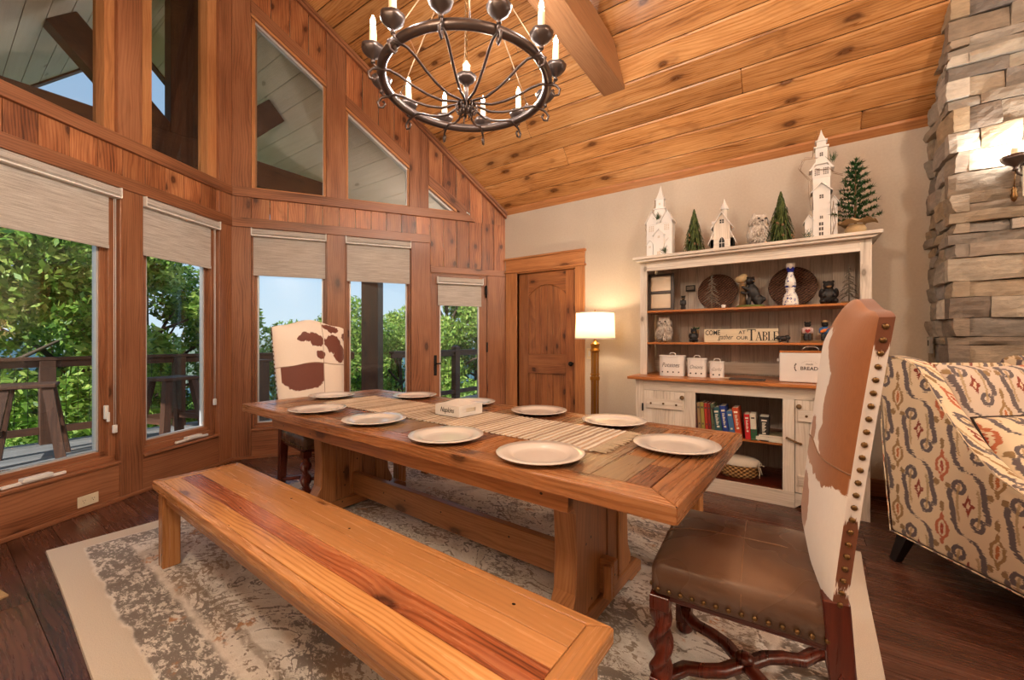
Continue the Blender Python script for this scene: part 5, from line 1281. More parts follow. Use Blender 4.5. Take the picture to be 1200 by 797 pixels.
# ---- shelf 1 (z 1.465)
S1, S2, CT = 1.4655, 1.1805, .8875
t = thing('window_frame_decor', -1.03, 3.93, S1, R(4), 'dark framed double pane decoration leaning in the upper left corner of the hutch', 'wall decor')
b = MB(); 
for x0, x1, z0, z1 in ((-.115, -.095, 0, .35), (.085, .115, 0, .35), (-.095, .085, 0, .03), (-.095, .085, .165, .19), (-.095, .085, .33, .35)): b.box(x0, x1, -.012, .012, z0, z1)
b.build('frame', M['darkframe'], t, bevel=.003)
for z0, z1 in ((.03, .165), (.19, .33)): b = MB(); b.box(-.094, .084, -.002, .003, z0 + .001, z1 - .001); b.build('pane', M['mirror'], t, bevel=.012)
t = thing('small_sign', -.815, HY + .592, 1.66, 0, 'tiny black plaque with white writing fixed to the hutch back above the small bear', 'sign')
b = MB(); b.box(-.042, .042, -.014, 0, 0, .055); b.build('plaque', M['ink'], t, bevel=.001)
b = MB()
for zz in (.035, .018): b.box(-.032, .032, -.0152, -.014, zz, zz + .0045)
b.build('lettering', M['mirror'], t)
def bear(x, y, z, s, rz, label, pose='sit', group='black bear figurines', extra=None, mat='bear'):
    t = thing('bear_figurine', x, y, z, rz, label, 'figurine', group)
    if pose == 'sit':
        bl = [((0, .005, .055), (.045, .04, .058)), ((0, -.005, .125), (.03, .03, .029)), ((0, -.035, .117), (.014, .02, .012)), ((-.023, .005, .148), (.01, .006, .011)), ((.023, .005, .148), (.01, .006, .011)),
              ((-.032, -.04, .02), (.018, .038, .018)), ((.032, -.04, .02), (.018, .038, .018)), ((-.04, -.02, .075), (.012, .014, .032), (.5, 0, .3)), ((.04, -.02, .075), (.012, .014, .032), (.5, 0, -.3)), ((-.028, -.045, .055), (.011, .014, .011)), ((.028, -.045, .055), (.011, .014, .011))]
    elif pose == 'stand':
        bl = [((0, 0, .075), (.028, .026, .05)), ((0, -.002, .14), (.022, .022, .022)), ((0, -.026, .136), (.010, .014, .009)), ((-.018, .002, .158), (.008, .005, .008)), ((.018, .002, .158), (.008, .005, .008)), ((-.015, -.004, .02), (.013, .02, .028)), ((.015, -.004, .02), (.013, .02, .028)), ((-.026, -.012, .085), (.009, .01, .03)), ((.026, -.012, .085), (.009, .01, .03))]
    elif pose == 'prone':   # on all fours, head to -x
        bl = [((0, 0, .05), (.055, .03, .034)), ((-.055, 0, .06), (.026, .024, .024)), ((-.08, 0, .052), (.018, .012, .011)), ((-.05, -.017, .082), (.007, .005, .008)), ((-.05, .017, .082), (.007, .005, .008)), ((.04, 0, .06), (.035, .03, .035)), ((-.035, -.02, .018), (.012, .011, .022)), ((-.035, .02, .018), (.012, .011, .022)), ((.045, -.02, .018), (.014, .012, .024)), ((.045, .02, .018), (.014, .012, .024))]
    o = organic('body', bl, .0042 if s < 1.2 else .005, M[mat], t); t.scale = (s, s, s)
    if pose != 'prone':
        hz = .125 if pose == 'sit' else .14; k = 1 if pose == 'sit' else .75
        b = MB(); b.ball((0, -.052 * k - (.0 if pose == 'sit' else .001), hz - .004), (.007 * k, .006, .005)); b.build('nose', M['ink'], t)
        b = MB(); b.ball((0, -.045 * k, hz - .012), (.014 * k, .009, .010)); b.build('muzzle', M['stump'], t)
    return t
bear(-.825, 3.88, S1, .80, 0, 'tiny standing black bear under the little black plaque', 'stand')
def charger(x, y, z, r_, rz, label):
    t = thing('wicker_charger', x, y, z, rz, label, 'charger plate', 'round wicker chargers'); Mx = Matrix.Translation((0, 0, r_)) @ Matrix.Rotation(R(82), 4, 'X')
    b = MB(); b.lathe([(0, 0), (r_ * .55, 0), (r_ * .62, .006), (r_ * .80, .016), (r_ * .98, .020), (r_, .014), (r_ * .97, .008), (r_ * .8, .006), (r_ * .6, -.006), (0, -.006)], 48, Mx, cap=False); b.build('woven_disc', M['wicker'], t)
    b = MB()
    for q in (.2, .34, .48, .62, .72, .82, .93): 
        hh = .002 if q < .6 else .004 + (q - .6) * .045
        b.tube([(q * r_ * math.cos(a), q * r_ * math.sin(a), hh) for a in [2 * PI * k / 48 for k in range(48)]], .0045, 6, closed=True, M=Mx)
    b.build('woven_coil', M['wicker'], t)
charger(-.578, 4.08, S1, .163, 0, 'round brown wicker charger behind the silver twig tree'); charger(-.022, 4.08, S1, .168, 0, 'round brown wicker charger behind the blue and white bottle')
def twigtree(x, y, z, h, w, label, mat, seed):
    t = thing('twig_tree', x, y, z, 0, label, 'artificial tree', 'bare twig trees'); b = MB(); b.box(-.045, .045, -.03, .03, 0, .018, grain=0) if seed > 1 else b.lathe([(.03, 0), (.03, .008)], 14); b.build('base', M['stump'], t, bevel=.003)
    b = MB(); b.tube([(0, 0, .0), (0, 0, h)], [.006, .002], 6); r = random.Random(seed)
    for k in range(30):
        f = k / 30; z0 = h * (.22 + .72 * f); a = k * 2.4; L = w / 2 * (1 - f) ** .8 + .008; c, s = math.cos(a), math.sin(a); b.tube([(0, 0, z0), (L * .6 * c, L * .6 * s, z0 - L * .25), (L * c, L * s, z0 - L * .6)], [.0045, .0034, .0018], 5)
        for q in (.45, .75): b.tube([(L * q * c, L * q * s, z0 - L * q * .4), (L * q * c - s * L * .2, L * q * s + c * L * .2, z0 - L * q * .7)], [.003, .0014], 4)
    b.build('branches', M[mat], t)
twigtree(-.591, 3.86, S1, .31, .14, 'silver bare twig tree before the left wicker charger', 'silver_twig', 1)
twigtree(.322, 3.88, S1, .285, .115, 'dark bare twig tree on a wooden base at the right end of the upper shelf', 'silver_twig', 2)
t = thing('votive_cup', -.498, 3.84, S1, 0, 'tiny cream votive cup at the foot of the left charger', 'candle'); b = MB(); b.lathe([(.014, 0), (.018, .03), (.0165, .03), (.013, .004), (0, .004)], 16, cap=False); b.build('cup', M['ceramic'], t); b = MB(); b.lathe([(.0, .004), (.0145, .004), (.016, .022), (0, .023)], 14, cap=False); b.build('wax', M['paper'], t)
t = thing('bear_sculpture', -.305, 3.87, S1, 0, 'large black bear climbing a pale carved stump with moss on the upper shelf', 'figurine')
b = MB(); b.lathe([(.0, 0), (.10, 0), (.105, .012), (.09, .02), (0, .02)], 20, sy=.6, cap=False); b.build('mossy_base', M['moss'], t)
b = MB(); b.lathe([(.032, .015), (.024, .08), (.026, .15), (.034, .20)], 14, c=(-.055, .02, 0)); b.build('stump', M['stump'], t)
organic('beehive', [((-.068, .005, .235), (.045, .035, .032)), ((-.05, .01, .262), (.03, .025, .02))], .006, M['burlap'], t)
organic('bear_body', [((.02, 0, .12), (.045, .042, .075), (0, -.25, 0)), ((.0, -.01, .215), (.034, .032, .032)), ((.02, -.035, .215), (.02, .018, .014)), ((-.02, 0, .245), (.011, .008, .012)), ((.022, 0, .245), (.011, .008, .012)), ((.055, .0, .06), (.042, .04, .045)), ((.095, 0, .065), (.016, .012, .02)), ((.06, -.02, .03), (.018, .02, .032)), ((-.01, -.02, .04), (.018, .022, .045)), ((-.035, -.02, .16), (.035, .014, .014), (0, .5, 0)), ((-.045, -.03, .12), (.028, .014, .014), (0, .3, 0))], .006, M['bear'], t)
organic('muzzle', [((.03, -.052, .208), (.010, .008, .007))], .004, M['stump'], t)
# talavera-like bottle
m = Mat('blue floral glaze'); x, y, z = m.coord('Object'); an = m.noise(m.vec(x * 70, y * 70, z * 55), 1, 2); d_, c_ = m.voro(m.vec(x * 42, y * 42, z * 42), 1, .5); ring_ = 1 - ((d_ - .33).abs()).step(.06, .10)
zz_ = 1 - ((z - .15).abs()).step(.004, .008)
col = m.mix((ring_ * an.step(.42, .5)).clamp(), rgb(232, 228, 222), rgb(52, 66, 140)); col = m.mix(zz_.clamp(), col, rgb(46, 58, 130)); m.set(color=col, rough=.15); M['talavera'] = m.m
m = plain('cobalt glaze', rgb(36, 44, 132), .15)
t = thing('ceramic_bottle', -.033, 3.86, S1, 0, 'blue and white painted ceramic bottle with crown stopper before the right charger', 'bottle')
b = MB(); b.lathe([(0, 0), (.052, 0), (.054, .015), (.050, .06), (.036, .10), (.027, .112), (.030, .125), (.037, .16), (.034, .20), (.022, .235), (.018, .25), (.018, .262), (0, .262)], 28, cap=False); b.build('bottle_body', M['talavera'], t)
b = MB(); b.ball((0, -.036, .165), (.016, .006, .024)); b.build('teardrop_medallion', M['ceramic'], t)
b = MB(); n = 24; V = []
for j in range(3):
    for k in range(n): a = 2 * PI * k / n; rr = (.019, .024, .031)[j]; V.append((rr * math.cos(a), rr * math.sin(a), (.262, .278, .292 + .012 * (k % 4 == 0) - .006 * (k % 4 == 2))[j]))
b.add(V, [(j * n + k, j * n + (k + 1) % n, (j + 1) * n + (k + 1) % n, (j + 1) * n + k) for j in range(2) for k in range(n)] + [tuple(range(n))]); b.build('crown', m, t)
b = MB(); b.lathe([(.0, .285), (.029, .298), (.033, .325), (.028, .333), (.0, .338)], 20, cap=False); b.build('stopper', M['ceramic'], t)
bear(.203, 3.88, S1, 1.16, 0, 'seated black bear between the bottle and the dark twig tree', 'sit')
# ---- shelf 2
owl(-.985, 3.87, S2, 1.0, -.1, 'small grey fluffy owl at the left end of the middle shelf', -1)
t = bear(-.735, 3.86, S2, .78, .2, 'small black bear holding a green plant, left of the gather sign', 'sit')
b = MB(); b.lathe([(.012, .05), (.018, .12), (.0, .12)], 10, c=(.04, .03, .02)); b.build('planter', M['stump'], t); r = random.Random(2); b = MB()
for k in range(70):
    a = r.uniform(0, 6.28); p = Vector((.03 + .02 * math.cos(a) * r.random(), .03, .145)); d = Vector((.03 * math.cos(a), .012 * math.sin(a), .035 * r.random() + .005)); q = Vector((.004, 0, .002)); b.add([p - q, p + q, p + d], [(0, 1, 2)])
b.build('plant_leaves', M['needle2'], t, fix=False)
t = thing('gather_sign', -.385, 3.90, S2, 0, 'cream wooden sign reading COME gather AT OUR TABLE on the middle shelf', 'sign')
M['sign'] = wood('cream sign board', rgb(196, 180, 150), rgb(216, 202, 174), rgb(228, 216, 190), rough=.7, knots=0, tint=.03)
b = MB(); b.box(-.272, .272, 0, .018, 0, .112, grain=0); b.build('board', M['sign'], t, bevel=.002)
ink = M['ink']
text_mesh('lettering', 'COME', .058, ink, t, face_front(-.205, -.0006, .080), xs=.72, bold=.0008); text_mesh('lettering', 'gather', .060, ink, t, face_front(-.108, -.0006, .044), shear=.35, xs=.72)
text_mesh('lettering', 'AT', .040, ink, t, face_front(.018, -.0006, .082), bold=.0004); text_mesh('lettering', 'OUR', .040, ink, t, face_front(.018, -.0006, .036), bold=.0004)
# serif capitals T A B L E drawn as strokes
b = MB(); bx = lambda x0, x1, z0, z1: b.box(x0, x1, -.0012, .0, z0, z1)
def glyph(ch, x, z, h):
    w = {'T': .9, 'A': .8, 'B': .6, 'L': .58, 'E': .58}[ch] * h * .72; s = h * .13; tn = h * .045
    if ch == 'T': bx(x, x + w, z + h - tn * 1.4, z + h); bx(x + w / 2 - s / 2, x + w / 2 + s / 2, z, z + h); bx(x + w / 2 - s, x + w / 2 + s, z, z + tn); bx(x, x + tn * 1.2, z + h * .8, z + h); bx(x + w - tn * 1.2, x + w, z + h * .8, z + h)
    else: bx(x - s * .4, x + s * 1.4, z, z + tn); 
    if ch == 'A':
        b.prism([(x, z), (x + tn, z), (x + w / 2 + tn / 2, z + h), (x + w / 2 - tn / 2, z + h)], -.0012, 0, lambda a, c, d: (a, d, c)); b.prism([(x + w - s, z), (x + w, z), (x + w / 2 + s * .3, z + h), (x + w / 2 - s * .7, z + h)], -.0012, 0, lambda a, c, d: (a, d, c)); bx(x + w * .25, x + w * .75, z + h * .3, z + h * .3 + tn); bx(x + w - s * 1.5, x + w + s * .4, z, z + tn)
    if ch in 'BLE': bx(x, x + s, z, z + h); bx(x - s * .4, x + s * 1.3, z + h - tn, z + h)
    if ch in 'LE': bx(x, x + w, z, z + tn); bx(x + w - tn, x + w, z, z + h * .22)
    if ch == 'E': bx(x, x + w, z + h - tn, z + h); bx(x + w - tn, x + w, z + h * .8, z + h); bx(x, x + w * .75, z + h * .5, z + h * .5 + tn)
    if ch == 'B':
        for zc, hh in ((z + h * .26, h * .26), (z + h * .76, h * .24)):
            o_ = [(x + s + (w - s) * math.cos(a), zc + hh * math.sin(a)) for a in [PI / 2 - PI * k / 8 for k in range(9)]]; i_ = [(x + s + (w - s - s * .8) * math.cos(a), zc + (hh - tn) * math.sin(a)) for a in [PI / 2 - PI * k / 8 for k in range(9)]]
            for k in range(8): b.prism([o_[k], o_[k + 1], i_[k + 1], i_[k]], -.0012, 0, lambda a, c, d: (a, d, c))
    return w
gx = .055
for k, ch in enumerate('TABLE'):
    hh = .094 if k == 0 else .074; gx += glyph(ch, gx, .014, hh) + (.006 if k else .001)
b.build('lettering', ink, t)
bear(-.078, 3.84, S2, .62, 0, 'little black bear crawling at the right end of the gather sign', 'prone')
t = thing('bear_band_figurine', .125, 3.86, S2, 0, 'pair of dressed bears sitting on a brown bench on the middle shelf', 'figurine')
b = MB(); b.box(-.095, .095, -.04, .04, 0, .018, grain=0); b.box(-.09, -.015, .01, .03, .018, .10, grain=2); b.box(-.09, -.015, -.03, .03, .05, .058, grain=0); b.build('bench', M['stump'], t, bevel=.002)
cols = {'red': plain('painted heart shirt', rgb(206, 176, 170), .6), 'heart': plain('red heart', rgb(140, 24, 28), .5), 'blue': plain('blue overalls', rgb(56, 104, 160), .6), 'or': plain('orange fiddle', rgb(206, 116, 44), .5)}
for x0, shirt in ((-.05, 'red'), (.055, 'blue')):
    organic('bear_body', [((x0, -.01, .135), (.022, .02, .022)), ((x0, -.03, .13), (.010, .012, .009)), ((x0 - .017, -.005, .155), (.007, .005, .007)), ((x0 + .017, -.005, .155), (.007, .005, .007)), ((x0 - .013, -.035, .045), (.012, .014, .03)), ((x0 + .013, -.035, .045), (.012, .014, .03)), ((x0 - .013, -.045, .022), (.012, .018, .008)), ((x0 + .013, -.045, .022), (.012, .018, .008))], .004, M['bear'], t)
    organic('clothes', [((x0, -.008, .09), (.028, .024, .034)), ((x0 - .027, -.018, .09), (.010, .014, .024)), ((x0 + .027, -.018, .09), (.010, .014, .024))], .004, cols[shirt], t)
b = MB(); b.prism([(-.05 + .017 * math.sin(a) ** 3, .088 + .0011 * (13 * math.cos(a) - 5 * math.cos(2 * a) - 2 * math.cos(3 * a) - math.cos(4 * a))) for a in [2 * PI * k / 24 for k in range(24)]], -.037, -.030, lambda a, c, d: (a, d, c)); b.build('heart', cols['heart'], t)
b = MB(); b.ball((.045, -.04, .088), (.022, .006, .012), rot=(0, -.5, 0)); b.tube([(.05, -.042, .09), (.085, -.03, .115)], .003); b.build('fiddle', cols['or'], t)
b = MB(); b.lathe([(.026, .153), (.026, .156), (.014, .157), (.012, .168), (0, .168)], 14, c=(.055, -.008, 0)); b.build('hat', M['burlap'], t)
# ---- counter things
def canister(x, w, h, word, size, label, xs=.8, dots=4):
    t = thing('tin_canister', x, 3.76, CT, 0, label, 'canister', 'white tin canisters'); d = w * .72; r_ = d * .35
    def rr(w_, d_, r0):
        o_ = []
        for cx_, cy_, a0 in ((w_ / 2 - r0, d_ / 2 - r0, 0), (-w_ / 2 + r0, d_ / 2 - r0, 90), (-w_ / 2 + r0, -d_ / 2 + r0, 180), (w_ / 2 - r0, -d_ / 2 + r0, 270)):
            for k in range(7): a = R(a0 + 15 * k); o_.append((cx_ + r0 * math.cos(a), cy_ + r0 * math.sin(a)))
        return o_
    b = MB(); b.prism(rr(w, d, r_), 0, h, lambda a, c, e: (a, c, e)); b.build('tin_body', M['white_paint'], t, bevel=.002)
    b = MB(); b.prism(rr(w + .006, d + .006, r_), h, h + .014, lambda a, c, e: (a, c, e)); ld = b.build('lid', M['white_paint'], t, bevel=.003, seg=2)
    b = MB(); b.tube([(-.024, 0, h + .014), (-.024, 0, h + .024), (-.014, 0, h + .036), (.014, 0, h + .036), (.024, 0, h + .024), (.024, 0, h + .014)], .0035, 8); b.build('handle', M['white_paint'], ld)
    wf = w - 2 * r_
    for k in range(dots):
        b = MB(); u = (k + .5) / dots * 2 - 1; xx = u * w * .43; yy_ = -d / 2 if abs(xx) < wf / 2 else -d / 2 + r_ - math.sqrt(max(0, r_ ** 2 - (abs(xx) - wf / 2) ** 2))
        b.ball((xx, yy_, h * .22), (.0065, .0012, .0065), 10, 6); b.build('air_hole', M['blackhole'], t)
    text_mesh('lettering', word, size, ink, t, face_front(0, -d / 2 - .0005, h * .58), shear=.35, xs=xs, bold=-.0005)
canister(-.889, .205, .165, 'Potatoes', .056, 'largest white tin canister, marked Potatoes, leftmost on the hutch counter', dots=4, xs=.72); canister(-.689, .145, .145, 'Onions', .046, 'middle white tin canister, marked Onions, on the hutch counter', dots=3, xs=.75); canister(-.536, .105, .122, 'Garlic', .038, 'smallest white tin canister, marked Garlic, on the hutch counter', dots=2, xs=.8)
t = thing('bread_box', .09, 3.74, CT, 0, 'white metal bread box with laurel lettering on the hutch counter behind the cowhide chair', 'bread box')
b = MB(); b.box(-.19, .19, -.09, .09, .003, .218); b.build('tin_body', M['white_paint'], t, bevel=.006, seg=2); b = MB(); b.box(-.19, .19, -.09, .09, .219, .232, grain=0); ld = b.build('lid', M['shelfwood'], t, bevel=.003)
b = MB(); b.tube([(-.05, -.03, .232), (-.045, -.03, .25), (-.025, -.03, .264), (.025, -.03, .264), (.045, -.03, .25), (.05, -.03, .232)], .003, 8); b.build('handle', M['chrome'], ld)
b = MB(); b.box(-.206, -.19, -.02, .02, .15, .172); b.box(.19, .206, -.02, .02, .15, .172); b.build('side_handle', M['white_paint'], t, bevel=.002)
text_mesh('lettering', 'BREAD', .036, ink, t, face_front(-.01, -.0906, .105), xs=.95, bold=.0004); text_mesh('lettering', 'made', .02, ink, t, face_front(-.01, -.0906, .137), shear=.35)
b = MB()
for s in (-1, 1):
    for k in range(7):
        a = R(-60 + 20 * k); cx_, cz_ = -.01 + s * (.068 + .014 * math.cos(a)), .108 + .028 * math.sin(a)
        b.prism([(cx_, cz_), (cx_ + s * .008, cz_ + .003), (cx_ + s * .006, cz_ + .011), (cx_ - s * .001, cz_ + .006)], -.0912, -.0902, lambda a_, c, d: (a_, d, c))
for k in range(9): a = R(30 + 15 * k); b.box(-.01 + .05 * math.cos(a) - .003, -.01 + .05 * math.cos(a) + .003, -.0912, -.0902, .125 + .035 * math.sin(a), .1262 + .035 * math.sin(a))
b.build('laurel_print', M['darkframe'], t)
t = thing('serving_board', -.33, 3.66, CT, R(-2), 'dark slate serving board with a twine loop lying on the hutch counter', 'serving board')
b = MB(); b.box(-.10, .14, -.045, .045, 0, .012, grain=0); b.build('slate', M['darkframe'], t, bevel=.002); b = MB(); b.tube([(-.10, 0, .012), (-.13, -.018, .01), (-.16, -.012, .008), (-.17, .006, .006), (-.15, .016, .008), (-.10, .005, .012)], .004, 6); b.build('twine_loop', M['fringe'], t)
# ---- books
books = [(.022, .235, (92, 46, 42), 'maroon', 'leftmost on the hutch book shelf'), (.024, .25, (150, 120, 84), 'tan', 'second from the left on the hutch book shelf'), (.027, .252, (158, 142, 70), 'olive yellow', 'beside the tall red pair'), (.022, .25, (176, 52, 38), 'bright red', 'left of the tall red pair'), (.022, .248, (132, 34, 30), 'dark red', 'right of the tall red pair'), (.026, .25, (84, 96, 72), 'grey green', 'left of the teal cookbook'),
         (.052, .225, (44, 84, 92), 'teal cookbook', 'with a pale lettered spine'), (.044, .24, (34, 62, 142), 'royal blue', 'taller of the two blue books'), (.040, .205, (62, 104, 150), 'sky blue', 'shorter of the two blue books'), (.046, .235, (186, 74, 40), 'orange red', 'between the blue and the bright red books'), (.038, .19, (196, 26, 34), 'scarlet', 'left of the white and green book'), (.040, .195, (206, 200, 184), 'white and green', 'next to the thick black book'), (.062, .182, (34, 28, 26), 'thick black', 'rightmost upright book on the hutch shelf')]
x = -.668
for i, (w_, h, c, nm, where) in enumerate(books):
    lean = -.13 if 5 < i < 10 else (-.06 if i < 12 else 0); 
    t = empty('book', (x + w_ / 2 + abs(math.sin(lean)) * h * .0, 3.655, .4455), 0, '%s book, %s' % (nm, where), 'book', 'books in the hutch'); t.rotation_euler = (0, lean, 0)
    cm_ = plain('book cover ' + nm, rgb(*c), .5); b = MB(); d = .16; b.box(-w_ / 2, w_ / 2, -d / 2, -d / 2 + .003, 0, h); b.box(-w_ / 2, -w_ / 2 + .003, -d / 2, d / 2, 0, h); b.box(w_ / 2 - .003, w_ / 2, -d / 2, d / 2, 0, h); b.build('cover', cm_, t, bevel=.001)
    b = MB(); b.box(-w_ / 2 + .003, w_ / 2 - .003, -d / 2 + .003, d / 2 - .004, .003, h - .004); b.build('pages', M['paper'], t)
    b = MB(); lc = M['paper'] if i in (6, 7, 8, 9, 10, 12) else M['darkframe']
    b.box(-w_ * .18, w_ * .18, -d / 2 - .0008, -d / 2 + .0005, h * .3, h * .36 + .0 * i); b.box(-w_ * .28, w_ * .28, -d / 2 - .0008, -d / 2 + .0005, h * .82, h * .88)
    if i in (6, 7, 9, 10, 12):
        for q in range(9): b.box(-w_ * .2, w_ * (.05 + .15 * ((q * 7) % 3) / 2), -d / 2 - .0008, -d / 2 + .0005, h * (.40 + .042 * q), h * (.425 + .042 * q))
    b.build('spine_print', lc, t)
    if i == 11: b = MB(); b.box(-w_ / 2 - .0004, w_ / 2 + .0004, -d / 2 - .0006, -d / 2 + .02, 0, h * .42); b.build('spine_band', plain('green spine', rgb(38, 84, 52), .5), t)
    x += w_ * 1.0 + .0012 + (abs(lean - (-.13 if 5 < i + 1 < 10 else (-.06 if i + 1 < 12 else 0))) * h * (.9 if i in (9, 11) else 0.05))
for i, (dx, w_, dz, rz, c, nm) in enumerate(((0, .20, 0, 0, (214, 206, 196), 'wide pale magazine at the bottom of the stack right of the books'), (.01, .17, .010, .06, (196, 190, 180), 'thicker pale magazine in the middle of the stack right of the books'), (.022, .15, .036, .03, (142, 134, 104), 'small olive covered magazine on top of the stack right of the books'))):
    t = thing('magazine', -.175 + dx, 3.65, .4455 + dz, rz, nm, 'magazine', 'magazines stacked in the hutch'); th = (.0095, .0255, .014)[i]
    b = MB(); b.box(-w_ / 2, w_ / 2, -.075, .075, 0, th - .001); b.build('page_block', M['paper'], t, bevel=.001); b = MB(); b.box(-w_ / 2 - .001, w_ / 2 + .001, -.076, .076, th - .001, th); b.build('cover', plain('magazine cover %d' % i, rgb(*c), .4, var=.3, nscale=14), t)
t = thing('wicker_basket', -.375, 3.72, .1125, 0, 'seagrass basket with a grey linen liner on the bottom shelf of the hutch', 'basket')
b = MB(); b.lathe([(0, 0), (.115, 0), (.135, .03), (.148, .112), (.150, .122), (.142, .122), (.13, .03), (.11, .006), (0, .006)], 36, sy=.62, cap=False); b.build('woven_body', M['seagrass'], t)
b = MB(); b.lathe([(.150, .105), (.153, .122), (.147, .138), (.12, .156), (.07, .164), (0, .166)], 36, sy=.64, cap=False); b.build('linen_liner', M['linen'], t)
b = MB()
for k in range(4): a = k * 1.6; b.tube([(.135, -.055, .11), (.15 + .012 * math.cos(a), -.065, .13 + .02 * math.sin(a)), (.165 + .014 * math.cos(a), -.07, .10 + .05 * math.sin(a + .5))], .003, 5)
b.tube([(.14, -.06, .11), (.15, -.072, .07), (.148, -.075, .03)], .0035, 5); b.build('ribbon_bow', M['fringe'], t)

# ================================================================== ARMCHAIR
IK = M['ikat']
ac = empty('armchair', (.985, 2.885, 0), R(34.8), 'high backed armchair in cream, grey and rust ikat fabric before the stone chimney', 'armchair')
prof = [(.42, .165), (.455, .5), (.50, 1.07), (.49, 1.10), (.44, 1.115), (.34, 1.10), (.27, 1.06), (.225, 1.00), (.15, .87), (.04, .72), (-.06, .625), (-.18, .565), (-.32, .545), (-.41, .54), (-.435, .52), (-.44, .165)]
for s in (-1, 1):
    b = MB(); fr_ = lambda a, c, d: (s * (.285 + d), a, c); b.prism(prof, .0, .105, fr_, (0, 1))
    o = b.build('wing_arm', IK, ac, bevel=.022, seg=4)
    for p_ in o.data.polygons: p_.use_smooth = True
    b = MB(); pp = [fr_(a, c, .106) for a, c in prof]; b.tube(pp, .004, 6, closed=True); b.build('welt', IK, ac)
b = MB(); b.prism([(.28, .165), (.42, .165), (.455, .5), (.505, 1.04), (.49, 1.07), (.44, 1.075), (.385, 1.05), (.34, .5), (.28, .3)], -.284, .284, lambda a, c, d: (d, a, c), (0, 1)); o = b.build('backrest', IK, ac, bevel=.02, seg=3)
b = MB(); b.box(-.284, .284, -.43, .28, .165, .30); b.build('seat_base', IK, ac, bevel=.012, seg=2)
def pillow(name, w, h, th, mat, parent, Mx, pipe=True):
    b = MB()
    for s in (1, -1):
        def fn(u, v):
            x = (u - .5) * 2; y = (v - .5) * 2; k = (max(0, 1 - x ** 4) * max(0, 1 - y ** 4)) ** .45; px = x * w / 2 * (1 - .05 * (1 - y * y) * 0 - .04 * (1 - abs(y)) * abs(x)); py = y * h / 2 * (1 - .05 * (1 - abs(x)) * abs(y))
            return (px, -s * th / 2 * k, py)
        b.grid(fn, 20, 20, uvfn=lambda u, v: (v * h, u * w))
    b.add([], []); o = None
    me = b
    for i in range(len(me.v)): me.v[i] = tuple(Mx @ Vector(me.v[i]))
    o = me.build(name, mat, parent, fix=False)
    if pipe:
        c = [(-1, -1), (1, -1), (1, 1), (-1, 1)]; pts = []
        for i in range(4):
            for k in range(10):
                f = k / 10; x = c[i][0] + (c[(i + 1) % 4][0] - c[i][0]) * f; y = c[i][1] + (c[(i + 1) % 4][1] - c[i][1]) * f
                pts.append(tuple(Mx @ Vector((x * w / 2 * (1 - .04 * (1 - abs(y)) * abs(x)), 0, y * h / 2 * (1 - .05 * (1 - abs(x)) * abs(y))))))
        b = MB(); b.tube(pts, .006, 6, closed=True); b.build('piping', M['piping'], o)
    return o
b = MB(); b.box(-.283, .283, -.46, .30, .305, .46); o = b.build('seat_cushion', IK, ac, bevel=.03, seg=4)
for p_ in o.data.polygons: p_.use_smooth = True
for sx, sy in ((-1, 1), (1, 1), (-1, -1), (1, -1)):
    b = MB(); x0, y0 = sx * .345, (.37 if sy > 0 else -.38); b.tube([(x0 + sx * .02, y0 + sy * .05, 0), (x0, y0, .166)], [.022, .034], sec=[(-.8, -.8), (.8, -.8), (.8, .8), (-.8, .8)], smooth=False); b.build('leg', M['black_leg'], ac)
AM = Matrix.Translation((.985, 2.885, 0)) @ Matrix.Rotation(R(34.8), 4, 'Z')
def on_chair(name, x, y, z, label, w, h, th, tilt, roll, mat, pipe):
    p = AM @ Vector((x, y, z)); t = empty(name, p, R(34.8), label, 'cushion', 'cushions on the armchair'); pillow('cushion_cover', w, h, th, mat, t, Matrix.Rotation(tilt, 4, 'X') @ Matrix.Rotation(roll, 4, 'Y'), pipe)
on_chair('back_cushion', 0, .255, .80, 'large ikat back cushion leaning against the back of the armchair', .56, .56, .17, R(-10), 0, M['ikat_pillow'], False)
on_chair('throw_pillow', .02, .085, .66, 'ikat throw pillow with dark piping leaning before the back cushion of the armchair', .50, .40, .15, R(-24), R(-4), IK, True)

# cord hanging between hutch and armchair, floor mat corner
t = empty('power_cord', (.62, 4.13, 0), 0, 'thin pale cord hanging down the wall between the hutch and the armchair', 'cord')
b = MB(); b.tube([(0, .05, .86), (-.01, .04, .6), (.015, .04, .45), (0, .03, .25), (-.02, .0, .06), (.02, -.06, .012), (.1, -.12, .008), (.16, -.1, .008)], .004, 6); b.build('cable', M['outlet'], t)
t = empty('floor_mat', (-3.02, -.02, 0), R(0), 'tan woven mat corner on the dark floor at the far left edge', 'mat')
# corner at the measured point, the rest runs out of the frame
from_c = Vector((-3.03, .235)); b = MB(); e1 = Vector((-.757, -.15)).normalized(); e2 = Vector((.35, -.94)).normalized()
pts = [Vector((0, 0)), e1 * .55, e1 * .55 + e2 * .5, e2 * .5]; b.prism([(p.x, p.y) for p in pts], 0, .008, fz, (1, 0)); t.location = (from_c.x, from_c.y, 0); b.build('woven_panel', M['burlap'], t)

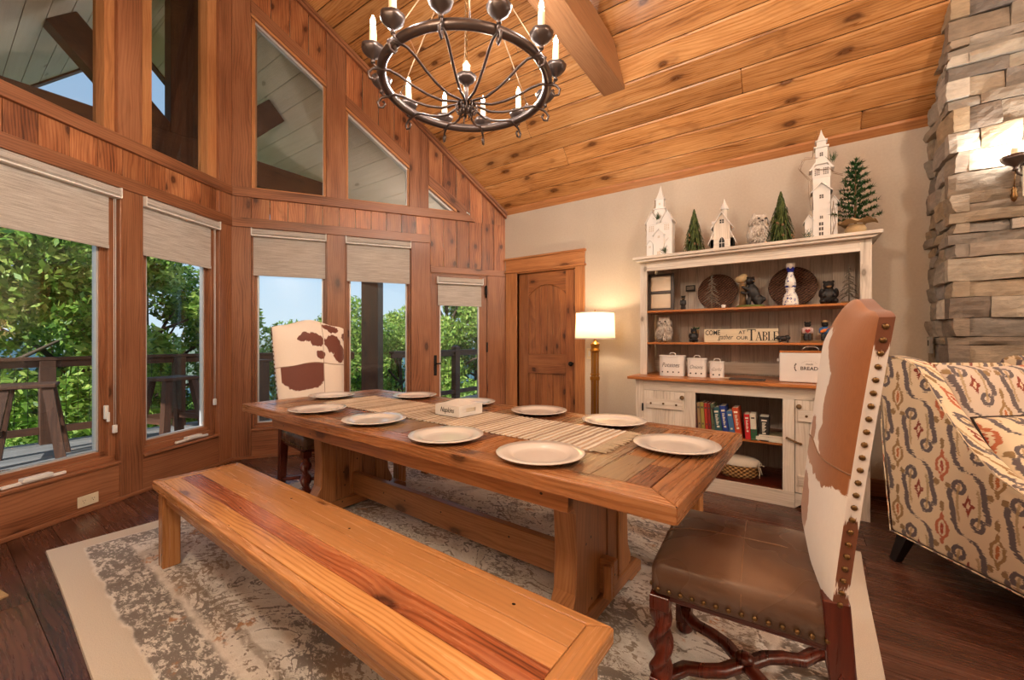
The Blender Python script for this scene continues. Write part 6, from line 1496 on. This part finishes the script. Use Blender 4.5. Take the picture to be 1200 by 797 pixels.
# ================================================================== CHANDELIER
CHX, CHY, CHZ, CR = -1.585, 1.82, 2.685, .475
IR = M['iron']; M['rod'] = plain('tan iron rod', rgb(136, 108, 82), .5, .3)
mb_ = Mat('glowing flame bulb'); mb_.nt.nodes.remove(mb_.b); tr = mb_.node('ShaderNodeBsdfTransparent'); em = mb_.node('ShaderNodeEmission'); em.inputs[0].default_value = (1, .80, .52, 1); em.inputs[1].default_value = 40
ad = mb_.node('ShaderNodeAddShader'); mb_.nt.links.new(tr.outputs[0], ad.inputs[0]); mb_.nt.links.new(em.outputs[0], ad.inputs[1]); mb_.nt.links.new(ad.outputs[0], mb_.out.inputs[0]); M['flame'] = mb_.m
ch = empty('chandelier', (CHX, CHY, CHZ), 0, 'round wrought iron wagon wheel chandelier with twelve lit candle bulbs above the table', 'chandelier')
b = MB(); b.tube([(CR * math.cos(2 * PI * k / 72), CR * math.sin(2 * PI * k / 72), 0) for k in range(72)], .025, 12, closed=True); b.build('ring', IR, ch)
near = math.atan2(-CHY, -CHX)
def candle(parent, x, y, z, h, first=[None]):
    b = MB(); n = 24; V = []; pr = [(.008, -.03), (.014, -.022), (.036, -.006), (.052, .014), (.057, .034)]
    for r_, zz in pr:
        for k in range(n): a = 2 * PI * k / n; sc = 1 + .09 * abs(math.sin(3 * a)) * (r_ / .057); V.append((x + r_ * sc * math.cos(a), y + r_ * sc * math.sin(a), z + zz))
    for r_, zz in ((.053, .032), (.034, .002), (.0, -.004)):
        for k in range(n): a = 2 * PI * k / n; sc = 1 + .09 * abs(math.sin(3 * a)) * (r_ / .057); V.append((x + r_ * sc * math.cos(a), y + r_ * sc * math.sin(a), z + zz))
    b.add(V, [(j * n + k, j * n + (k + 1) % n, (j + 1) * n + (k + 1) % n, (j + 1) * n + k) for j in range(7) for k in range(n)], None, True); b.lathe([(.010, -.05), (.013, -.042), (.009, -.03)], 10, c=(x, y, z))
    cup = b.build('candle_cup', IR, parent)
    b = MB(); r = random.Random(int(x * 1000)); b.lathe([(.018, 0), (.018, h * .3), (.019, h * .5), (.018, h * .8), (.016, h), (.008, h + .002)], 14, c=(x, y, z))
    for q in range(5): a = r.uniform(0, 6.28); b.ball((x + .015 * math.cos(a), y + .015 * math.sin(a), z + h * r.uniform(.55, .9)), (.004, .004, .018), 6, 5)
    b.build('candle_sleeve', M['rope'], cup)
    b = MB(); b.lathe([(.007, h), (.0125, h + .014), (.0135, h + .026), (.009, h + .042), (.003, h + .056), (0, h + .06)], 12, c=(x, y, z)); b.build('bulb', M['flame'], cup)
    add_light('candle_light', 'POINT', (parent.location.x + x, parent.location.y + y, parent.location.z + z + h + .028), BULB, WARM, shadow_soft_size=.013)
for k in range(12):
    a = near + R(-13 + 30 * k); c, s = math.cos(a), math.sin(a); RR = CR + .045
    b = MB(); b.tube([(CR * c, CR * s, -.012), ((CR + .03) * c, (CR + .03) * s, -.02), (RR * c, RR * s, -.0)], .007, 6); b.build('bracket', IR, ch)
    candle(ch, RR * c, RR * s, .045, .15)
    b = MB(); P_ = [(.03, -.10), (.05, -.06), (.09, -.035), (.14, -.05), (.22, -.075), (.30, -.06), (.38, -.015), (.44, .0), (.475, -.028), (.50, -.012), (.525, -.02), (.535, -.045), (.525, -.066), (.508, -.062), (.505, -.048)]
    P_ = [(.03, -.125), (.045, -.10), (.085, -.105), (.15, -.115), (.23, -.10), (.31, -.07), (.38, -.035), (.435, -.018), (.475, -.023), (.518, -.030), (.545, -.056), (.536, -.086), (.510, -.090), (.497, -.070), (.508, -.056)]
    b.tube([(r_ * c, r_ * s, z) for r_, z in P_], [.0075] * 10 + [.007, .007, .0068, .0065, .008], 7); b.build('scroll_arm', IR, ch)
    a2 = a + R(15); c2, s2 = math.cos(a2), math.sin(a2); b = MB(); pts = []
    for q in range(9): f = q / 8; an = f * 4.6; rr = .035 * (1 - f * .5); pts.append(((.035 + rr * math.sin(an)) * c2, (.035 + rr * math.sin(an)) * s2, -.115 - .02 + rr * math.cos(an)))
    b.tube(pts, .004, 6); b.build('hub_scroll', IR, ch)
b = MB(); b.lathe([(0, -.165), (.012, -.16), (.03, -.145), (.036, -.128), (.026, -.112), (.014, -.10), (.010, -.02), (.012, .0), (.02, .008)], 20, cap=False)
for k in range(10): a = 2 * PI * k / 10; b.tube([(.03 * math.cos(a), .03 * math.sin(a), -.135), (.042 * math.cos(a), .042 * math.sin(a), -.155), (.036 * math.cos(a), .036 * math.sin(a), -.175)], [.007, .006, .003], 6)
b.build('hub', IR, ch)
b = MB(); n = 24; V = []
for r_, zz in ((.01, .0), (.02, .006), (.042, .022), (.056, .045), (.052, .044), (.03, .022), (0, .018)):
    for k in range(n): a = 2 * PI * k / n; sc = 1 + .09 * abs(math.sin(4 * a)) * (r_ / .057); V.append((r_ * sc * math.cos(a), r_ * sc * math.sin(a), zz + .01))
b.add(V, [(j * n + k, j * n + (k + 1) % n, (j + 1) * n + (k + 1) % n, (j + 1) * n + k) for j in range(6) for k in range(n)], None, True); b.build('center_cup', IR, ch)
b = MB(); b.lathe([(.012, .03), (.017, .05), (.017, .09), (.022, .10), (.019, .112), (.024, .122), (.012, .138), (.006, .15)], 14); b.build('finial', M['rope'], ch)
for k in range(6):
    a = near + R(2 + 60 * k); c, s = math.cos(a), math.sin(a)
    b = MB(); b.tube([(CR * c, CR * s, .02), (CR * c, CR * s, .055), ((CR - .01) * c, (CR - .01) * s, .07), ((CR - .02) * c, (CR - .02) * s, .055), ((CR - .016) * c, (CR - .016) * s, .04)], .004, 6)
    b.build('hook', IR, ch); b = MB(); b.tube([((CR - .012) * c, (CR - .012) * s, .06), (.02 * c, .02 * s, .86)], .0036, 6); b.build('suspension_rod', M['rod'], ch)
b = MB(); b.lathe([(.035, .845), (.04, .86), (.035, .875), (.012, .885)], 16); b.build('apex_ring', IR, ch)
topz = roofz(CHY) - CHZ; b = MB(); z = .15; k = 0
while z < topz - .06:
    pts = [(.007 * math.cos(q) * (1 if k % 2 else 0), .007 * math.cos(q) * (0 if k % 2 else 1), z + .015 + .014 * math.sin(q)) for q in [2 * PI * j / 10 for j in range(10)]]
    b.tube(pts, .0022, 5, closed=True); z += .024; k += 1
o = b.build('chain', M['bronze'], ch); o['kind'] = 'stuff'
b = MB(); b.lathe([(.06, topz - .05), (.06, topz - .03), (.02, topz - .07)], 20); b.build('ceiling_canopy', IR, ch)

# ================================================================== WALL SCONCE on the chimney
sc_ = empty('wall_sconce', (1.13, 3.63, 2.19), 0, 'iron candle wall sconce lit against the stone chimney at the right edge', 'sconce')
b = MB(); b.box(-.03, .03, .0, .02, -.16, .10); b.build('backplate', IR, sc_, bevel=.006)
for s in (-1, 1):
    b = MB(); x0 = s * .095
    b.tube([(0, 0, -.04), (s * .04, -.05, -.07), (s * .085, -.06, -.04), (s * .095, -.06, .0)], .006, 7)
    b.tube([(s * .02, -.04, -.06), (s * .05, -.05, -.02), (s * .075, -.05, .0), (s * .06, -.05, .02), (s * .045, -.05, .005)], .004, 6); b.build('scroll_arm', IR, sc_)
    candle(sc_, x0, -.06, .03, .085)
b = MB(); b.lathe([(.0, -.20), (.010, -.19), (.016, -.165), (.010, -.14), (.013, -.13), (.005, -.11)], 12, c=(-.10, -.06, 0)); b.tube([(-.10, -.06, -.11), (-.095, -.06, -.02)], .003, 6); b.build('drop_finial', M['bronze'], sc_)
b = MB(); b.box(-.068, -.045, -.065, -.055, -.17, .0); b.build('pendant_tag', M['linen'], sc_)

# ================================================================== fill globes added to brighten the room, unseen behind and beside the camera
for i, (x, y, z, e, lb) in enumerate(((1.5, .7, 3.5, .85, 'added unseen fill globe over the sitting area, nearest the chimney'), (3.6, 1.765, 3.4, 1.0, 'added unseen fill globe in the middle of the sitting area'), (-1.0, -.25, 2.7, .5, 'added unseen fill globe hanging behind the foreground bench'), (5.2, 1.765, 3.2, .8, 'added unseen fill globe nearest the far end wall'))):
    t = empty('fill_globe', (x, y, z), 0, lb, 'fill lamp', 'added fill globes out of view')
    b = MB(); b.ball((0, 0, 0), .15, 24, 16); b.build('fill_globe_glass', M['fillglobe'] if 'fillglobe' in M else M['flame'], t); b = MB(); b.tube([(0, 0, .14), (0, 0, roofz(y) - z)], .008, 6); b.lathe([(.05, .13), (.05, .165), (.01, .19)], 16); b.build('stem', IR, t)
    add_light('globe_fill', 'POINT', (x, y, z), ROOM_FILL * e, (1, .98, .95), shadow_soft_size=.14)
